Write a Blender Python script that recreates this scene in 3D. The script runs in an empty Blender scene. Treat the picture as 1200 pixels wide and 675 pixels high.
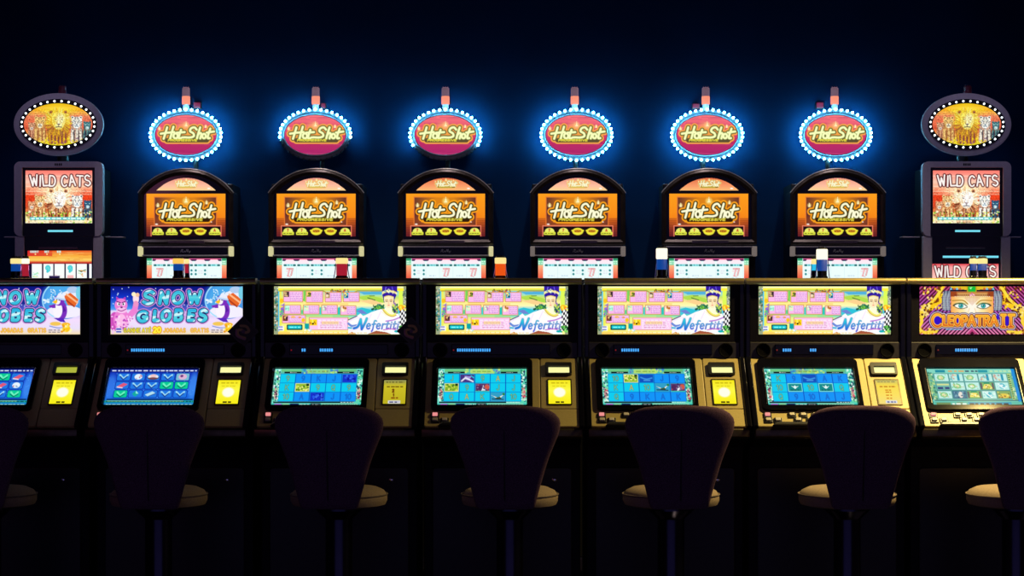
import bpy, bmesh, math, random
import numpy as np
from mathutils import Matrix, Vector

random.seed(7)
RNG = np.random.RandomState(11)
SC = bpy.context.scene
COL = SC.collection
PI = math.pi

# ------------------------------------------------------------------ layout (metres; camera at y=0, looking +y)
F = 2300.0                      # focal length in pixels of the 1200 wide frame
EYE = 1.35                      # camera height
HOR = 377.0                     # row of the horizon
YF = 9.098                      # sign faces of the front row
YB = 11.31                      # faces of the back row
SF, SB = F / YF, F / YB
def zf(py): return EYE - (py - HOR) / SF
def zb(py): return EYE - (py - HOR) / SB

# ------------------------------------------------------------------ materials
def lin(c):
    c = np.asarray(c, dtype=float) / 255.0
    return np.where(c <= 0.04045, c / 12.92, ((c + 0.055) / 1.055) ** 2.4)

def new_mat(name):
    m = bpy.data.materials.new(name); m.use_nodes = True
    nt = m.node_tree
    return m, nt, nt.nodes['Principled BSDF']

def mat(name, col, rough=0.5, metal=0.0, spec=0.5, noise=0.0, nscale=40.0, bump=0.0, stretch=(1, 1, 1), coat=0.0):
    m, nt, b = new_mat(name)
    b.inputs['Roughness'].default_value = rough
    b.inputs['Metallic'].default_value = metal
    b.inputs['Specular IOR Level'].default_value = spec
    b.inputs['Coat Weight'].default_value = coat
    tc = nt.nodes.new('ShaderNodeTexCoord'); mp = nt.nodes.new('ShaderNodeMapping')
    mp.inputs['Scale'].default_value = stretch
    nz = nt.nodes.new('ShaderNodeTexNoise'); nz.inputs['Scale'].default_value = nscale
    nz.inputs['Detail'].default_value = 4
    nt.links.new(tc.outputs['Object'], mp.inputs['Vector']); nt.links.new(mp.outputs['Vector'], nz.inputs['Vector'])
    rp = nt.nodes.new('ShaderNodeValToRGB')
    c = np.array(col[:3])
    rp.color_ramp.elements[0].position = 0.3; rp.color_ramp.elements[1].position = 0.7
    rp.color_ramp.elements[0].color = (*np.clip(c * (1 - noise), 0, 1), 1)
    rp.color_ramp.elements[1].color = (*np.clip(c * (1 + noise), 0, 1), 1)
    nt.links.new(nz.outputs['Fac'], rp.inputs['Fac']); nt.links.new(rp.outputs['Color'], b.inputs['Base Color'])
    if bump:
        bp = nt.nodes.new('ShaderNodeBump'); bp.inputs['Strength'].default_value = bump
        bp.inputs['Distance'].default_value = 0.002
        nt.links.new(nz.outputs['Fac'], bp.inputs['Height']); nt.links.new(bp.outputs['Normal'], b.inputs['Normal'])
    return m

def glow(name, rgb, strength=1.0, raw=False):
    m, nt, b = new_mat(name)
    c = rgb if raw else lin(rgb)
    b.inputs['Base Color'].default_value = (0.02, 0.02, 0.02, 1)
    b.inputs['Emission Color'].default_value = (*c, 1)
    b.inputs['Emission Strength'].default_value = strength
    return m

def display_mat():
    m, nt, b = new_mat('backlit_display')
    a = nt.nodes.new('ShaderNodeAttribute'); a.attribute_name = 'Col'
    b.inputs['Base Color'].default_value = (0.003, 0.003, 0.003, 1)
    b.inputs['Roughness'].default_value = 0.12
    b.inputs['Specular IOR Level'].default_value = 0.05
    nt.links.new(a.outputs['Color'], b.inputs['Emission Color'])
    b.inputs['Emission Strength'].default_value = 1.0
    return m

def printed_mat():
    m, nt, b = new_mat('printed_card')
    a = nt.nodes.new('ShaderNodeAttribute'); a.attribute_name = 'Col'
    nt.links.new(a.outputs['Color'], b.inputs['Base Color'])
    b.inputs['Roughness'].default_value = 0.5
    return m

M = dict(
    black=mat('black_plastic', (0.012, 0.012, 0.016), 0.38, noise=0.25, nscale=60),
    gloss=mat('black_gloss', (0.004, 0.004, 0.008), 0.09, spec=0.3, noise=0.2, nscale=20),
    bar=mat('graphite_bar', (0.034, 0.031, 0.042), 0.45, noise=0.2, nscale=50),
    tiergrey=glow('tier_spill_glow', (108, 82, 98)),  # grey tier; pink light from the tier below put into emission
    shell=mat('graphite_shell', (0.010, 0.009, 0.016), 0.5, spec=0.1, noise=0.2, nscale=50),
    bronze=mat('dark_bronze_trim', (0.10, 0.08, 0.05), 0.32, metal=0.8, noise=0.2, nscale=30),
    gold=mat('champagne_panel', (0.52, 0.42, 0.17), 0.42, noise=0.12, nscale=90, stretch=(1, 8, 8), bump=0.04),
    lip=mat('brass_lip', (0.50, 0.40, 0.18), 0.30, metal=0.6, noise=0.1, nscale=40),
    chrome=mat('chrome', (0.75, 0.75, 0.78), 0.12, metal=1.0, noise=0.04, nscale=15),
    darkchrome=mat('dark_chrome', (0.10, 0.10, 0.17), 0.22, metal=1.0, noise=0.08, nscale=15),
    grey=mat('lavender_grey_plastic', (0.84, 0.78, 0.86), 0.5, noise=0.05, nscale=60, bump=0.05),
    fabric=mat('woven_upholstery', (0.13, 0.075, 0.13), 0.95, spec=0.1, noise=0.45, nscale=260, bump=0.5),
    seat=mat('seat_upholstery', (0.34, 0.26, 0.20), 0.9, spec=0.15, noise=0.2, nscale=220, bump=0.4),
    piping=mat('seat_piping', (0.20, 0.15, 0.13), 0.8, noise=0.2, nscale=100),
    grille=mat('speaker_mesh', (0.004, 0.004, 0.006), 0.8, spec=0.05, noise=0.6, nscale=500, bump=0.6),
    greytier=mat('frosted_tier', (0.55, 0.42, 0.50), 0.4, noise=0.1, nscale=60),
    redtier=mat('unlit_red_tier', (0.20, 0.03, 0.06), 0.35, noise=0.1, nscale=60),
    wall=mat('navy_wall_paint', (0.003, 0.038, 0.130), 0.8, spec=0.1, noise=0.12, nscale=2.0),
    ceil=mat('dark_ceiling_paint', (0.01, 0.01, 0.03), 0.9, spec=0.1, noise=0.1, nscale=5),
    whitebtn=mat('grey_button_cap', (0.62, 0.58, 0.52), 0.4, noise=0.05, nscale=50),
    silver=mat('silver_print', (0.75, 0.75, 0.72), 0.35, metal=0.35, noise=0.1, nscale=50),
    display=display_mat(), printed=printed_mat(),
    ledblue=glow('blue_led', (70, 170, 255)),
    leddim=glow('dim_blue_led', (14, 40, 90)),
    redled=glow('red_standby_led', (120, 14, 20)),
    cyanbar=glow('cyan_led_bar', (120, 225, 245)),
    bulb=glow('cyan_bulb', (0.14, 0.66, 1.0), 85, raw=True),
    bulbw=glow('white_bulb', (0.85, 0.95, 1.0), 3, raw=True),
    bulboff=mat('unlit_bulb', (0.05, 0.06, 0.08), 0.15, noise=0.05),
    cream=glow('cream_tier', (255, 232, 150)),
    amber=glow('amber_tier', (255, 200, 90)),
    white=glow('white_tier', (255, 246, 215), 1.3),
    pink=glow('pink_tier', (255, 150, 118)),
    tblue=glow('blue_tier', (10, 66, 150)),
    tcyan=glow('cyan_tier', (40, 190, 235)),
    tred=glow('red_tier', (165, 28, 48)),
    torange=glow('orange_tier', (235, 84, 18)),
    slotlit=glow('note_slot_light', (252, 250, 170)),
    slotdim=glow('note_slot_dim', (176, 184, 60)),
    btnpink=glow('pink_lit_button', (250, 150, 150), 0.9),
    capglow=glow('end_cap_added_glow', (206, 200, 150)),  # emission stands in for bright light on the rail end caps
    capglowdim=glow('end_cap_added_faint_glow', (110, 100, 96)),  # weaker emission standing in for light on the other end caps
    wlamp=glow('dim_red_lamp', (120, 22, 70)),
)
# carpet with faint speckles
def carpet():
    m, nt, b = new_mat('dark_patterned_carpet')
    tc = nt.nodes.new('ShaderNodeTexCoord'); v = nt.nodes.new('ShaderNodeTexVoronoi'); v.inputs['Scale'].default_value = 2.2
    r = nt.nodes.new('ShaderNodeValToRGB')
    r.color_ramp.elements[0].position = 0.08; r.color_ramp.elements[0].color = (0.05, 0.04, 0.12, 1)
    r.color_ramp.elements[1].position = 0.16; r.color_ramp.elements[1].color = (0.010, 0.008, 0.03, 1)
    nt.links.new(tc.outputs['Object'], v.inputs['Vector']); nt.links.new(v.outputs['Distance'], r.inputs['Fac'])
    nt.links.new(r.outputs['Color'], b.inputs['Base Color'])
    b.inputs['Roughness'].default_value = 0.95; b.inputs['Specular IOR Level'].default_value = 0.1
    return m
M['carpet'] = carpet()

# ------------------------------------------------------------------ mesh helpers
def finish(name, bm, material, parent=None, smooth=False, loc=None):
    bmesh.ops.recalc_face_normals(bm, faces=bm.faces[:])
    me = bpy.data.meshes.new(name); bm.to_mesh(me); bm.free()
    me.materials.append(material)
    if smooth:
        me.polygons.foreach_set('use_smooth', [True] * len(me.polygons))
        me.set_sharp_from_angle(angle=math.radians(38))
    o = bpy.data.objects.new(name, me); COL.objects.link(o)
    if parent: o.parent = parent
    if loc: o.location = loc
    return o

def inst(src, parent=None, loc=None):
    o = src.copy(); COL.objects.link(o)
    if parent: o.parent = parent
    if loc is not None: o.location = loc
    return o

def thing(name, label, cat, loc=(0, 0, 0), rz=0, group=None):
    o = bpy.data.objects.new(name, None); COL.objects.link(o)
    o.empty_display_size = 0.1
    o.location = loc; o.rotation_euler = (0, 0, rz)
    tag(o, label, cat, group)
    return o

def tag(o, label, cat, group=None):
    o['label'] = label; o['category'] = cat
    if group: o['group'] = group
    return o

def box(bm, x0, x1, y0, y1, z0, z1, bev=0.0, seg=2):
    b = bmesh.new()
    bmesh.ops.create_cube(b, size=1)
    for v in b.verts:
        v.co = ((x0 + x1) / 2 + v.co.x * (x1 - x0), (y0 + y1) / 2 + v.co.y * (y1 - y0), (z0 + z1) / 2 + v.co.z * (z1 - z0))
    if bev:
        bmesh.ops.bevel(b, geom=b.edges[:], offset=bev, segments=seg, profile=0.5, affect='EDGES')
    merge(bm, b)

def merge(bm, b, mtx=None):
    if mtx is not None: bmesh.ops.transform(b, matrix=mtx, verts=b.verts[:])
    tmp = bpy.data.meshes.new('tmp'); b.to_mesh(tmp); b.free()
    bm.from_mesh(tmp); bpy.data.meshes.remove(tmp)

def prism_x(bm, yz, x0, x1, bev=0.0):
    b = bmesh.new()
    a = [b.verts.new((x0, y, z)) for y, z in yz]; c = [b.verts.new((x1, y, z)) for y, z in yz]
    n = len(yz)
    b.faces.new(a); b.faces.new(c[::-1])
    for i in range(n): b.faces.new((a[i], c[i], c[(i + 1) % n], a[(i + 1) % n]))
    bmesh.ops.recalc_face_normals(b, faces=b.faces[:])
    if bev: bmesh.ops.bevel(b, geom=b.edges[:], offset=bev, segments=2, profile=0.5, affect='EDGES', clamp_overlap=True)
    merge(bm, b)

def prism_y(bm, xz, y0, y1, bev=0.0):
    b = bmesh.new()
    a = [b.verts.new((x, y0, z)) for x, z in xz]; c = [b.verts.new((x, y1, z)) for x, z in xz]
    n = len(xz)
    b.faces.new(a); b.faces.new(c[::-1])
    for i in range(n): b.faces.new((a[i], c[i], c[(i + 1) % n], a[(i + 1) % n]))
    bmesh.ops.recalc_face_normals(b, faces=b.faces[:])
    if bev:
        es = [e for e in b.edges if abs(e.verts[0].co.y - y0) < 1e-6 and abs(e.verts[1].co.y - y0) < 1e-6]
        bmesh.ops.bevel(b, geom=es, offset=bev, segments=2, profile=0.5, affect='EDGES', clamp_overlap=True)
    merge(bm, b)

def ring_y(bm, outer, inner, y0, y1, lift=0.0):
    """closed frame between two outlines with the same number of points; lift pushes the mid-line of its face forward"""
    n = len(outer)
    mid = [((o[0] + i[0]) / 2, (o[1] + i[1]) / 2) for o, i in zip(outer, inner)]
    rows = [[(x, y1, z) for x, z in outer], [(x, y0, z) for x, z in outer]]
    if lift: rows.append([(x, y0 - lift, z) for x, z in mid])
    rows += [[(x, y0, z) for x, z in inner], [(x, y1, z) for x, z in inner]]
    vs = [[bm.verts.new(p) for p in r] for r in rows]
    for k in range(len(vs)):
        a, c = vs[k], vs[(k + 1) % len(vs)]
        for i in range(n):
            bm.faces.new((a[i], a[(i + 1) % n], c[(i + 1) % n], c[i]))

def lathe(bm, prof, seg=20, cx=0, cy=0):
    rows = [[bm.verts.new((cx + r * math.cos(2 * PI * k / seg), cy + r * math.sin(2 * PI * k / seg), z)) for k in range(seg)] for r, z in prof]
    for a, c in zip(rows, rows[1:]):
        for k in range(seg): bm.faces.new((a[k], a[(k + 1) % seg], c[(k + 1) % seg], c[k]))
    bm.faces.new(rows[0]); bm.faces.new(rows[-1])

def tube(bm, pts, r, seg=8):
    pts = [Vector(p) for p in pts]
    rows = []
    for i, p in enumerate(pts):
        d = (pts[min(i + 1, len(pts) - 1)] - pts[max(i - 1, 0)]).normalized()
        up = Vector((0, 0, 1)) if abs(d.z) < 0.9 else Vector((0, 1, 0))
        s = d.cross(up).normalized(); u = s.cross(d)
        rows.append([bm.verts.new(p + (s * math.cos(2 * PI * k / seg) + u * math.sin(2 * PI * k / seg)) * r) for k in range(seg)])
    for a, c in zip(rows, rows[1:]):
        for k in range(seg): bm.faces.new((a[k], a[(k + 1) % seg], c[(k + 1) % seg], c[k]))
    bm.faces.new(rows[0]); bm.faces.new(rows[-1])

def ell(a, b, cx, cz, n=64):
    return [(cx + a * math.cos(2 * PI * k / n), cz + b * math.sin(2 * PI * k / n)) for k in range(n)]

def rrect(x0, x1, z0, z1, r, n=5):
    pts = []
    for cx, cz, a0 in ((x1 - r, z1 - r, 0), (x0 + r, z1 - r, PI / 2), (x0 + r, z0 + r, PI), (x1 - r, z0 + r, 1.5 * PI)):
        for k in range(n + 1):
            a = a0 + PI / 2 * k / n
            pts.append((cx + r * math.cos(a), cz + r * math.sin(a)))
    return pts

# sloped deck of the front machines: (x, v down the slope, n out of it) -> local
DV = Vector((0, -0.7047, -0.7095)); DN = Vector((0, -0.7095, 0.7047)); DO = Vector((0, 0, 1.178))
DM = Matrix(((1, 0, 0, 0), (0, DV.y, DN.y, DO.y), (0, DV.z, DN.z, DO.z), (0, 0, 0, 1)))
def to_deck(bm):
    bmesh.ops.transform(bm, matrix=DM, verts=bm.verts[:]); return bm
# outlines in deck (x,v) extruded along n
def deck_prism(bm, xv, n0, n1, bev=0.0):
    b = bmesh.new(); prism_y(b, xv, 0, 1)
    for v in b.verts: v.co = (v.co.x, v.co.z, n1 if v.co.y < 0.5 else n0)
    bmesh.ops.recalc_face_normals(b, faces=b.faces[:])
    if bev:
        es = [e for e in b.edges if abs(e.verts[0].co.z - n1) < 1e-6 and abs(e.verts[1].co.z - n1) < 1e-6]
        bmesh.ops.bevel(b, geom=es, offset=bev, segments=2, profile=0.5, affect='EDGES', clamp_overlap=True)
    merge(bm, b)
def deck_ring(bm, outer, inner, n0, n1, lift=0.0):
    b = bmesh.new(); ring_y(b, outer, inner, 0, 1)
    for v in b.verts: v.co = (v.co.x, v.co.z, n1 if v.co.y < 0.5 else n0)
    merge(bm, b)

# ------------------------------------------------------------------ drawing on displays
def cr(pts, n=6, closed=False):
    p = [np.array(q, float) for q in pts]
    out = []
    m = len(p)
    for i in range(m if closed else m - 1):
        if closed: a, b, c, d = p[i - 1], p[i], p[(i + 1) % m], p[(i + 2) % m]
        else: a, b, c, d = p[max(i - 1, 0)], p[i], p[i + 1], p[min(i + 2, m - 1)]
        for k in range(n):
            t = k / n
            out.append(0.5 * (2 * b + (c - a) * t + (2 * a - 5 * b + 4 * c - d) * t * t + (3 * b - a - 3 * c + d) * t ** 3))
    out.append(p[0] if closed else p[-1])
    return out

class Art:
    """a rectangle x0..x1, y0..y1 (y down) of colours 0..255 sampled on nx by ny points"""
    def __init__(s, x0, x1, y0, y1, nx, ny, bg=(0, 0, 0)):
        s.x0, s.x1, s.y0, s.y1, s.nx, s.ny = x0, x1, y0, y1, nx, ny
        s.X, s.Y = np.meshgrid(np.linspace(x0, x1, nx), np.linspace(y0, y1, ny))
        s.C = np.zeros((ny, nx, 3)); s.C[:] = bg
        s.px = (x1 - x0) / (nx - 1)
    def put(s, cov, col, sl=np.s_[:, :], a=1.0):
        cov = (np.clip(cov, 0, 1) * a)[..., None]
        if callable(col): col = col(s.X[sl], s.Y[sl])
        s.C[sl] = s.C[sl] * (1 - cov) + np.asarray(col, float) * cov
    def grad(s, stops, x0=None, x1=None, y0=None, y1=None, axis='y', a=1.0):
        V = s.Y if axis == 'y' else s.X
        ks = [k for k, _ in stops]
        g = np.stack([np.interp(V, ks, [c[i] for _, c in stops]) for i in range(3)], -1)
        m = np.ones_like(V)
        if x0 is not None: m *= (s.X >= x0) & (s.X <= x1)
        if y0 is not None: m *= (s.Y >= y0) & (s.Y <= y1)
        m = (m * a)[..., None]
        s.C = s.C * (1 - m) + g * m
    def sl(s, xa, xb, ya, yb):
        px, py = s.px, (s.y1 - s.y0) / (s.ny - 1)
        i0 = max(0, int((xa - s.x0) / px) - 1); i1 = min(s.nx, int((xb - s.x0) / px) + 3)
        j0 = max(0, int((ya - s.y0) / py) - 1); j1 = min(s.ny, int((yb - s.y0) / py) + 3)
        return np.s_[j0:max(j0, j1), i0:max(i0, i1)]
    def rect(s, x0, x1, y0, y1, col, r=0.0, a=1.0, soft=None):
        sl = s.sl(x0, x1, y0, y1)
        X, Y = s.X[sl], s.Y[sl]
        dx = np.abs(X - (x0 + x1) / 2) - (x1 - x0) / 2 + r; dy = np.abs(Y - (y0 + y1) / 2) - (y1 - y0) / 2 + r
        d = np.hypot(np.maximum(dx, 0), np.maximum(dy, 0)) + np.minimum(np.maximum(dx, dy), 0) - r
        s.put(0.5 - d / (soft or s.px), col, sl, a)
    def ellipse(s, cx, cy, rx, ry, col, a=1.0, soft=None, rot=0.0):
        R = max(rx, ry) * 1.1 + (soft or 0)
        sl = s.sl(cx - R, cx + R, cy - R, cy + R)
        X, Y = s.X[sl] - cx, s.Y[sl] - cy
        if rot: X, Y = X * math.cos(rot) + Y * math.sin(rot), -X * math.sin(rot) + Y * math.cos(rot)
        d = (np.hypot(X / rx, Y / ry) - 1) * min(rx, ry)
        s.put(0.5 - d / (soft or s.px), col, sl, a)
    def poly(s, pts, col, a=1.0, smooth=False):
        if smooth: pts = cr(pts, 5, True)
        P = np.array(pts, float)
        sl = s.sl(P[:, 0].min(), P[:, 0].max(), P[:, 1].min(), P[:, 1].max())
        X, Y = s.X[sl], s.Y[sl]
        ins = np.zeros(X.shape, bool)
        for (xa, ya), (xb, yb) in zip(P, np.roll(P, -1, 0)):
            if ya == yb: continue
            c = ((Y >= ya) != (Y >= yb)) & (X < (xb - xa) * (Y - ya) / (yb - ya) + xa)
            ins ^= c
        s.put(ins.astype(float), col, sl, a)
    def field(s, lines, pad):
        A = np.concatenate([np.array(l, float) for l in lines])
        sl = s.sl(A[:, 0].min() - pad, A[:, 0].max() + pad, A[:, 1].min() - pad, A[:, 1].max() + pad)
        X, Y = s.X[sl], s.Y[sl]
        D = np.full(X.shape, 1e9)
        for l in lines:
            for (xa, ya), (xb, yb) in zip(l[:-1], l[1:]):
                ex, ey = xb - xa, yb - ya
                L = ex * ex + ey * ey + 1e-9
                t = np.clip(((X - xa) * ex + (Y - ya) * ey) / L, 0, 1)
                D = np.minimum(D, np.hypot(X - xa - t * ex, Y - ya - t * ey))
        return D, sl
    def stroke(s, lines, layers):
        """layers: (radius, colour) from the outermost in"""
        D, sl = s.field(lines, layers[0][0] + 2 * s.px)
        for r, c in layers: s.put(0.5 + (r - D) / s.px, c, sl)
    def line(s, pts, r, col, a=1.0):
        D, sl = s.field([pts], r + 2 * s.px); s.put(0.5 + (r - D) / s.px, col, sl, a)
    def speck(s, x0, x1, y0, y1, cols, n, r0, r1):
        for _ in range(n):
            s.ellipse(RNG.uniform(x0, x1), RNG.uniform(y0, y1), RNG.uniform(r0, r1), RNG.uniform(r0, r1), cols[RNG.randint(len(cols))])
    def marks(s, x0, x1, y0, y1, rows, col, th, a=1.0):
        """rows of small print: broken short dashes"""
        for k in range(rows):
            y = y0 + (y1 - y0) * (k + 0.5) / rows
            x = x0
            while x < x1:
                w = RNG.uniform(1.5, 4) * th
                s.rect(x, min(x + w, x1), y - th / 2, y + th / 2, col, a=a)
                x += w + RNG.uniform(0.6, 1.5) * th
    def write(s, txt, x, y, h, layers, w=0.62, gap=0.22, slant=0.0, jig=0.0, wobble=None):
        """stroke lettering, x,y = top left of the first capital, h = its height"""
        lines = []
        for i, ch in enumerate(txt):
            if ch == ' ': x += h * w * 0.7; continue
            g, gw = GLYPH[ch]
            ang = jig * (1 if i % 2 else -1)
            dy = 0 if wobble is None else wobble[i % len(wobble)] * h
            for l in g:
                q = []
                for gx, gy in l:
                    px, py = gx * w * h, gy * h
                    cx, cy = px - gw * w * h / 2, py - h / 2
                    px, py = cx * math.cos(ang) - cy * math.sin(ang) + gw * w * h / 2, cx * math.sin(ang) + cy * math.cos(ang) + h / 2
                    q.append((x + px + slant * (h - py), y + py + dy))
                lines.append(q)
            x += (gw * w + gap) * h
        s.stroke(lines, layers)
        return x
    def grain(s, x0, x1, y0, y1, amt, cell=1):
        sl = s.sl(x0, x1, y0, y1); shp = s.C[sl].shape[:2]
        n = RNG.normal(0, amt, ((shp[0] + cell - 1) // cell, (shp[1] + cell - 1) // cell)).repeat(cell, 0).repeat(cell, 1)[:shp[0], :shp[1]]
        s.C[sl] = np.clip(s.C[sl] * (1 + n[..., None]), 0, 255)
    def contrast(s, k):
        s.C = np.clip((s.C - 140) * k + 146, 0, 255)
    def build(s, name, parent, place, thick=0.006, keep=None, material=None):
        """place(u, v, d) -> local point; u, v in 0..1 (v down), d = depth behind the face"""
        nx, ny = s.nx, s.ny
        u, v = np.meshgrid(np.linspace(0, 1, nx), np.linspace(0, 1, ny))
        p = place(u, v, 0.0)
        co = np.stack([np.broadcast_to(a, u.shape) for a in p], -1).reshape(-1, 3)
        idx = np.arange(nx * ny).reshape(ny, nx)
        q = np.stack([idx[:-1, :-1], idx[1:, :-1], idx[1:, 1:], idx[:-1, 1:]], -1).reshape(-1, 4)
        if keep is not None:
            cu, cv = (u[:-1, :-1] + u[1:, 1:]) / 2, (v[:-1, :-1] + v[1:, 1:]) / 2
            q = q[keep(cu, cv).reshape(-1)]
            faces = q.tolist()
            col = lin(s.C.reshape(-1, 3))
        else:
            back = [place(np.array(a), np.array(b), thick) for a, b in ((0., 0.), (1., 0.), (1., 1.), (0., 1.))]
            n0 = nx * ny
            co = np.concatenate([co, np.array([[float(c) for c in b] for b in back])])
            faces = q.tolist()
            faces.append([n0, n0 + 1, n0 + 2, n0 + 3])
            faces.append(idx[0, :].tolist() + [n0 + 1, n0])
            faces.append(idx[:, -1].tolist() + [n0 + 2, n0 + 1])
            faces.append(idx[-1, ::-1].tolist() + [n0 + 3, n0 + 2])
            faces.append(idx[::-1, 0].tolist() + [n0, n0 + 3])
            col = np.concatenate([lin(s.C.reshape(-1, 3)), np.zeros((4, 3))])
        me = bpy.data.meshes.new(name); me.from_pydata(co.tolist(), [], faces)
        at = me.color_attributes.new('Col', 'FLOAT_COLOR', 'POINT')
        at.data.foreach_set('color', np.concatenate([np.clip(col, 0, 1), np.ones((len(col), 1))], 1).astype(np.float32).ravel())
        me.materials.append(material or M['display']); me.update()
        o = bpy.data.objects.new(name, me); COL.objects.link(o)
        if parent: o.parent = parent
        return o

def arc(cx, cy, rx, ry, a0, a1, n=14):
    return [(cx + rx * math.cos(math.radians(a0 + (a1 - a0) * k / n)), cy + ry * math.sin(math.radians(a0 + (a1 - a0) * k / n))) for k in range(n + 1)]
GLYPH = {
    'A': ([[(0, 1), (.5, 0), (1, 1)], [(.18, .65), (.82, .65)]], 1),
    'B': ([[(0, 1), (0, 0), (.55, 0)] + arc(.55, .24, .3, .24, -90, 90) + [(0, .48)], [(.55, .48)] + arc(.58, .74, .36, .26, -90, 90) + [(0, 1)]], .95),
    'C': ([arc(.55, .5, .5, .5, -45, -315, 20)], .95),
    'D': ([[(0, 0), (0, 1), (.4, 1)] + arc(.4, .5, .55, .5, 90, -90) + [(0, 0)]], .95),
    'E': ([[(.85, 0), (0, 0), (0, 1), (.85, 1)], [(0, .48), (.7, .48)]], .85),
    'F': ([[(.85, 0), (0, 0), (0, 1)], [(0, .48), (.7, .48)]], .85),
    'G': ([arc(.55, .5, .52, .5, -45, -330, 20) + [(1, .55), (.62, .55)]], 1),
    'H': ([[(0, 0), (0, 1)], [(1, 0), (1, 1)], [(0, .5), (1, .5)]], 1),
    'I': ([[(.1, 0), (.1, 1)]], .2),
    'J': ([[(.75, 0), (.75, .68)] + arc(.4, .68, .35, .32, 0, 160)], .8),
    'K': ([[(0, 0), (0, 1)], [(.9, 0), (0, .6)], [(.3, .42), (.95, 1)]], .95),
    'L': ([[(0, 0), (0, 1), (.8, 1)]], .8),
    'M': ([[(0, 1), (.05, 0), (.5, .7), (.95, 0), (1, 1)]], 1),
    'N': ([[(0, 1), (0, 0), (.95, 1), (.95, 0)]], .95),
    'O': ([arc(.5, .5, .5, .5, 0, 360, 24)], 1),
    'P': ([[(0, 1), (0, 0), (.55, 0)] + arc(.55, .27, .35, .27, -90, 90) + [(0, .54)]], .9),
    'Q': ([arc(.5, .5, .5, .5, 0, 360, 24), [(.6, .7), (1, 1.08)]], 1),
    'R': ([[(0, 1), (0, 0), (.55, 0)] + arc(.55, .26, .33, .26, -90, 90) + [(0, .52)], [(.45, .52), (.92, 1)]], .92),
    'S': ([cr([(.85, .14), (.5, 0), (.12, .14), (.16, .4), (.72, .58), (.86, .82), (.48, 1), (.04, .86)], 5)], .9),
    'T': ([[(0, 0), (1, 0)], [(.5, 0), (.5, 1)]], 1),
    'U': ([[(0, 0), (0, .6)] + arc(.45, .6, .45, .4, 180, 0) + [(.9, 0)]], .9),
    'V': ([[(0, 0), (.5, 1), (1, 0)]], 1),
    'W': ([[(0, 0), (.3, 1), (.6, .25), (.9, 1), (1.2, 0)]], 1.2),
    'Y': ([[(0, 0), (.5, .5), (1, 0)], [(.5, .5), (.5, 1)]], 1),
    '\u00c9': ([[(.85, 0), (0, 0), (0, 1), (.85, 1)], [(0, .48), (.7, .48)], [(.35, -.16), (.6, -.34)]], .85),
    '0': ([arc(.45, .5, .45, .5, 0, 360, 22)], .9),
    '1': ([[(0, .2), (.35, 0), (.35, 1)]], .5),
    '2': ([arc(.42, .3, .4, .3, -170, 30) + [(0, 1), (.88, 1)]], .88),
    '7': ([[(0, 0), (.9, 0), (.35, 1)]], .9),
    '9': ([arc(.42, .3, .4, .3, 0, 360, 20), [(.82, .3), (.75, .75), (.3, 1)]], .85),
    'e': ([[(.06, .7), (.8, .62)] + arc(.44, .68, .38, .32, -10, -320, 16)], .85),
    'f': ([cr([(.85, .05), (.5, 0), (.36, .3), (.3, 1), (.1, 1.3)], 5), [(.05, .45), (.75, .4)]], .7),
    'r': ([[(.15, .4), (.1, 1)], cr([(.12, .62), (.4, .4), (.7, .45)], 4)], .6),
    't': ([cr([(.35, .1), (.2, .9), (.4, 1), (.6, .9)], 5), [(0, .4), (.7, .38)]], .6),
    'i': ([[(.2, .42), (.12, 1)], [(.24, .18), (.25, .2)]], .32),
}
WARM, REDL, AMB, BACK_FILL = 540.0, 8.0, 0.36, 9.0
# ------------------------------------------------------------------ pictures on the machines
def mix(a, b, t): return tuple(np.array(a) * (1 - t) + np.array(b) * t)

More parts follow.
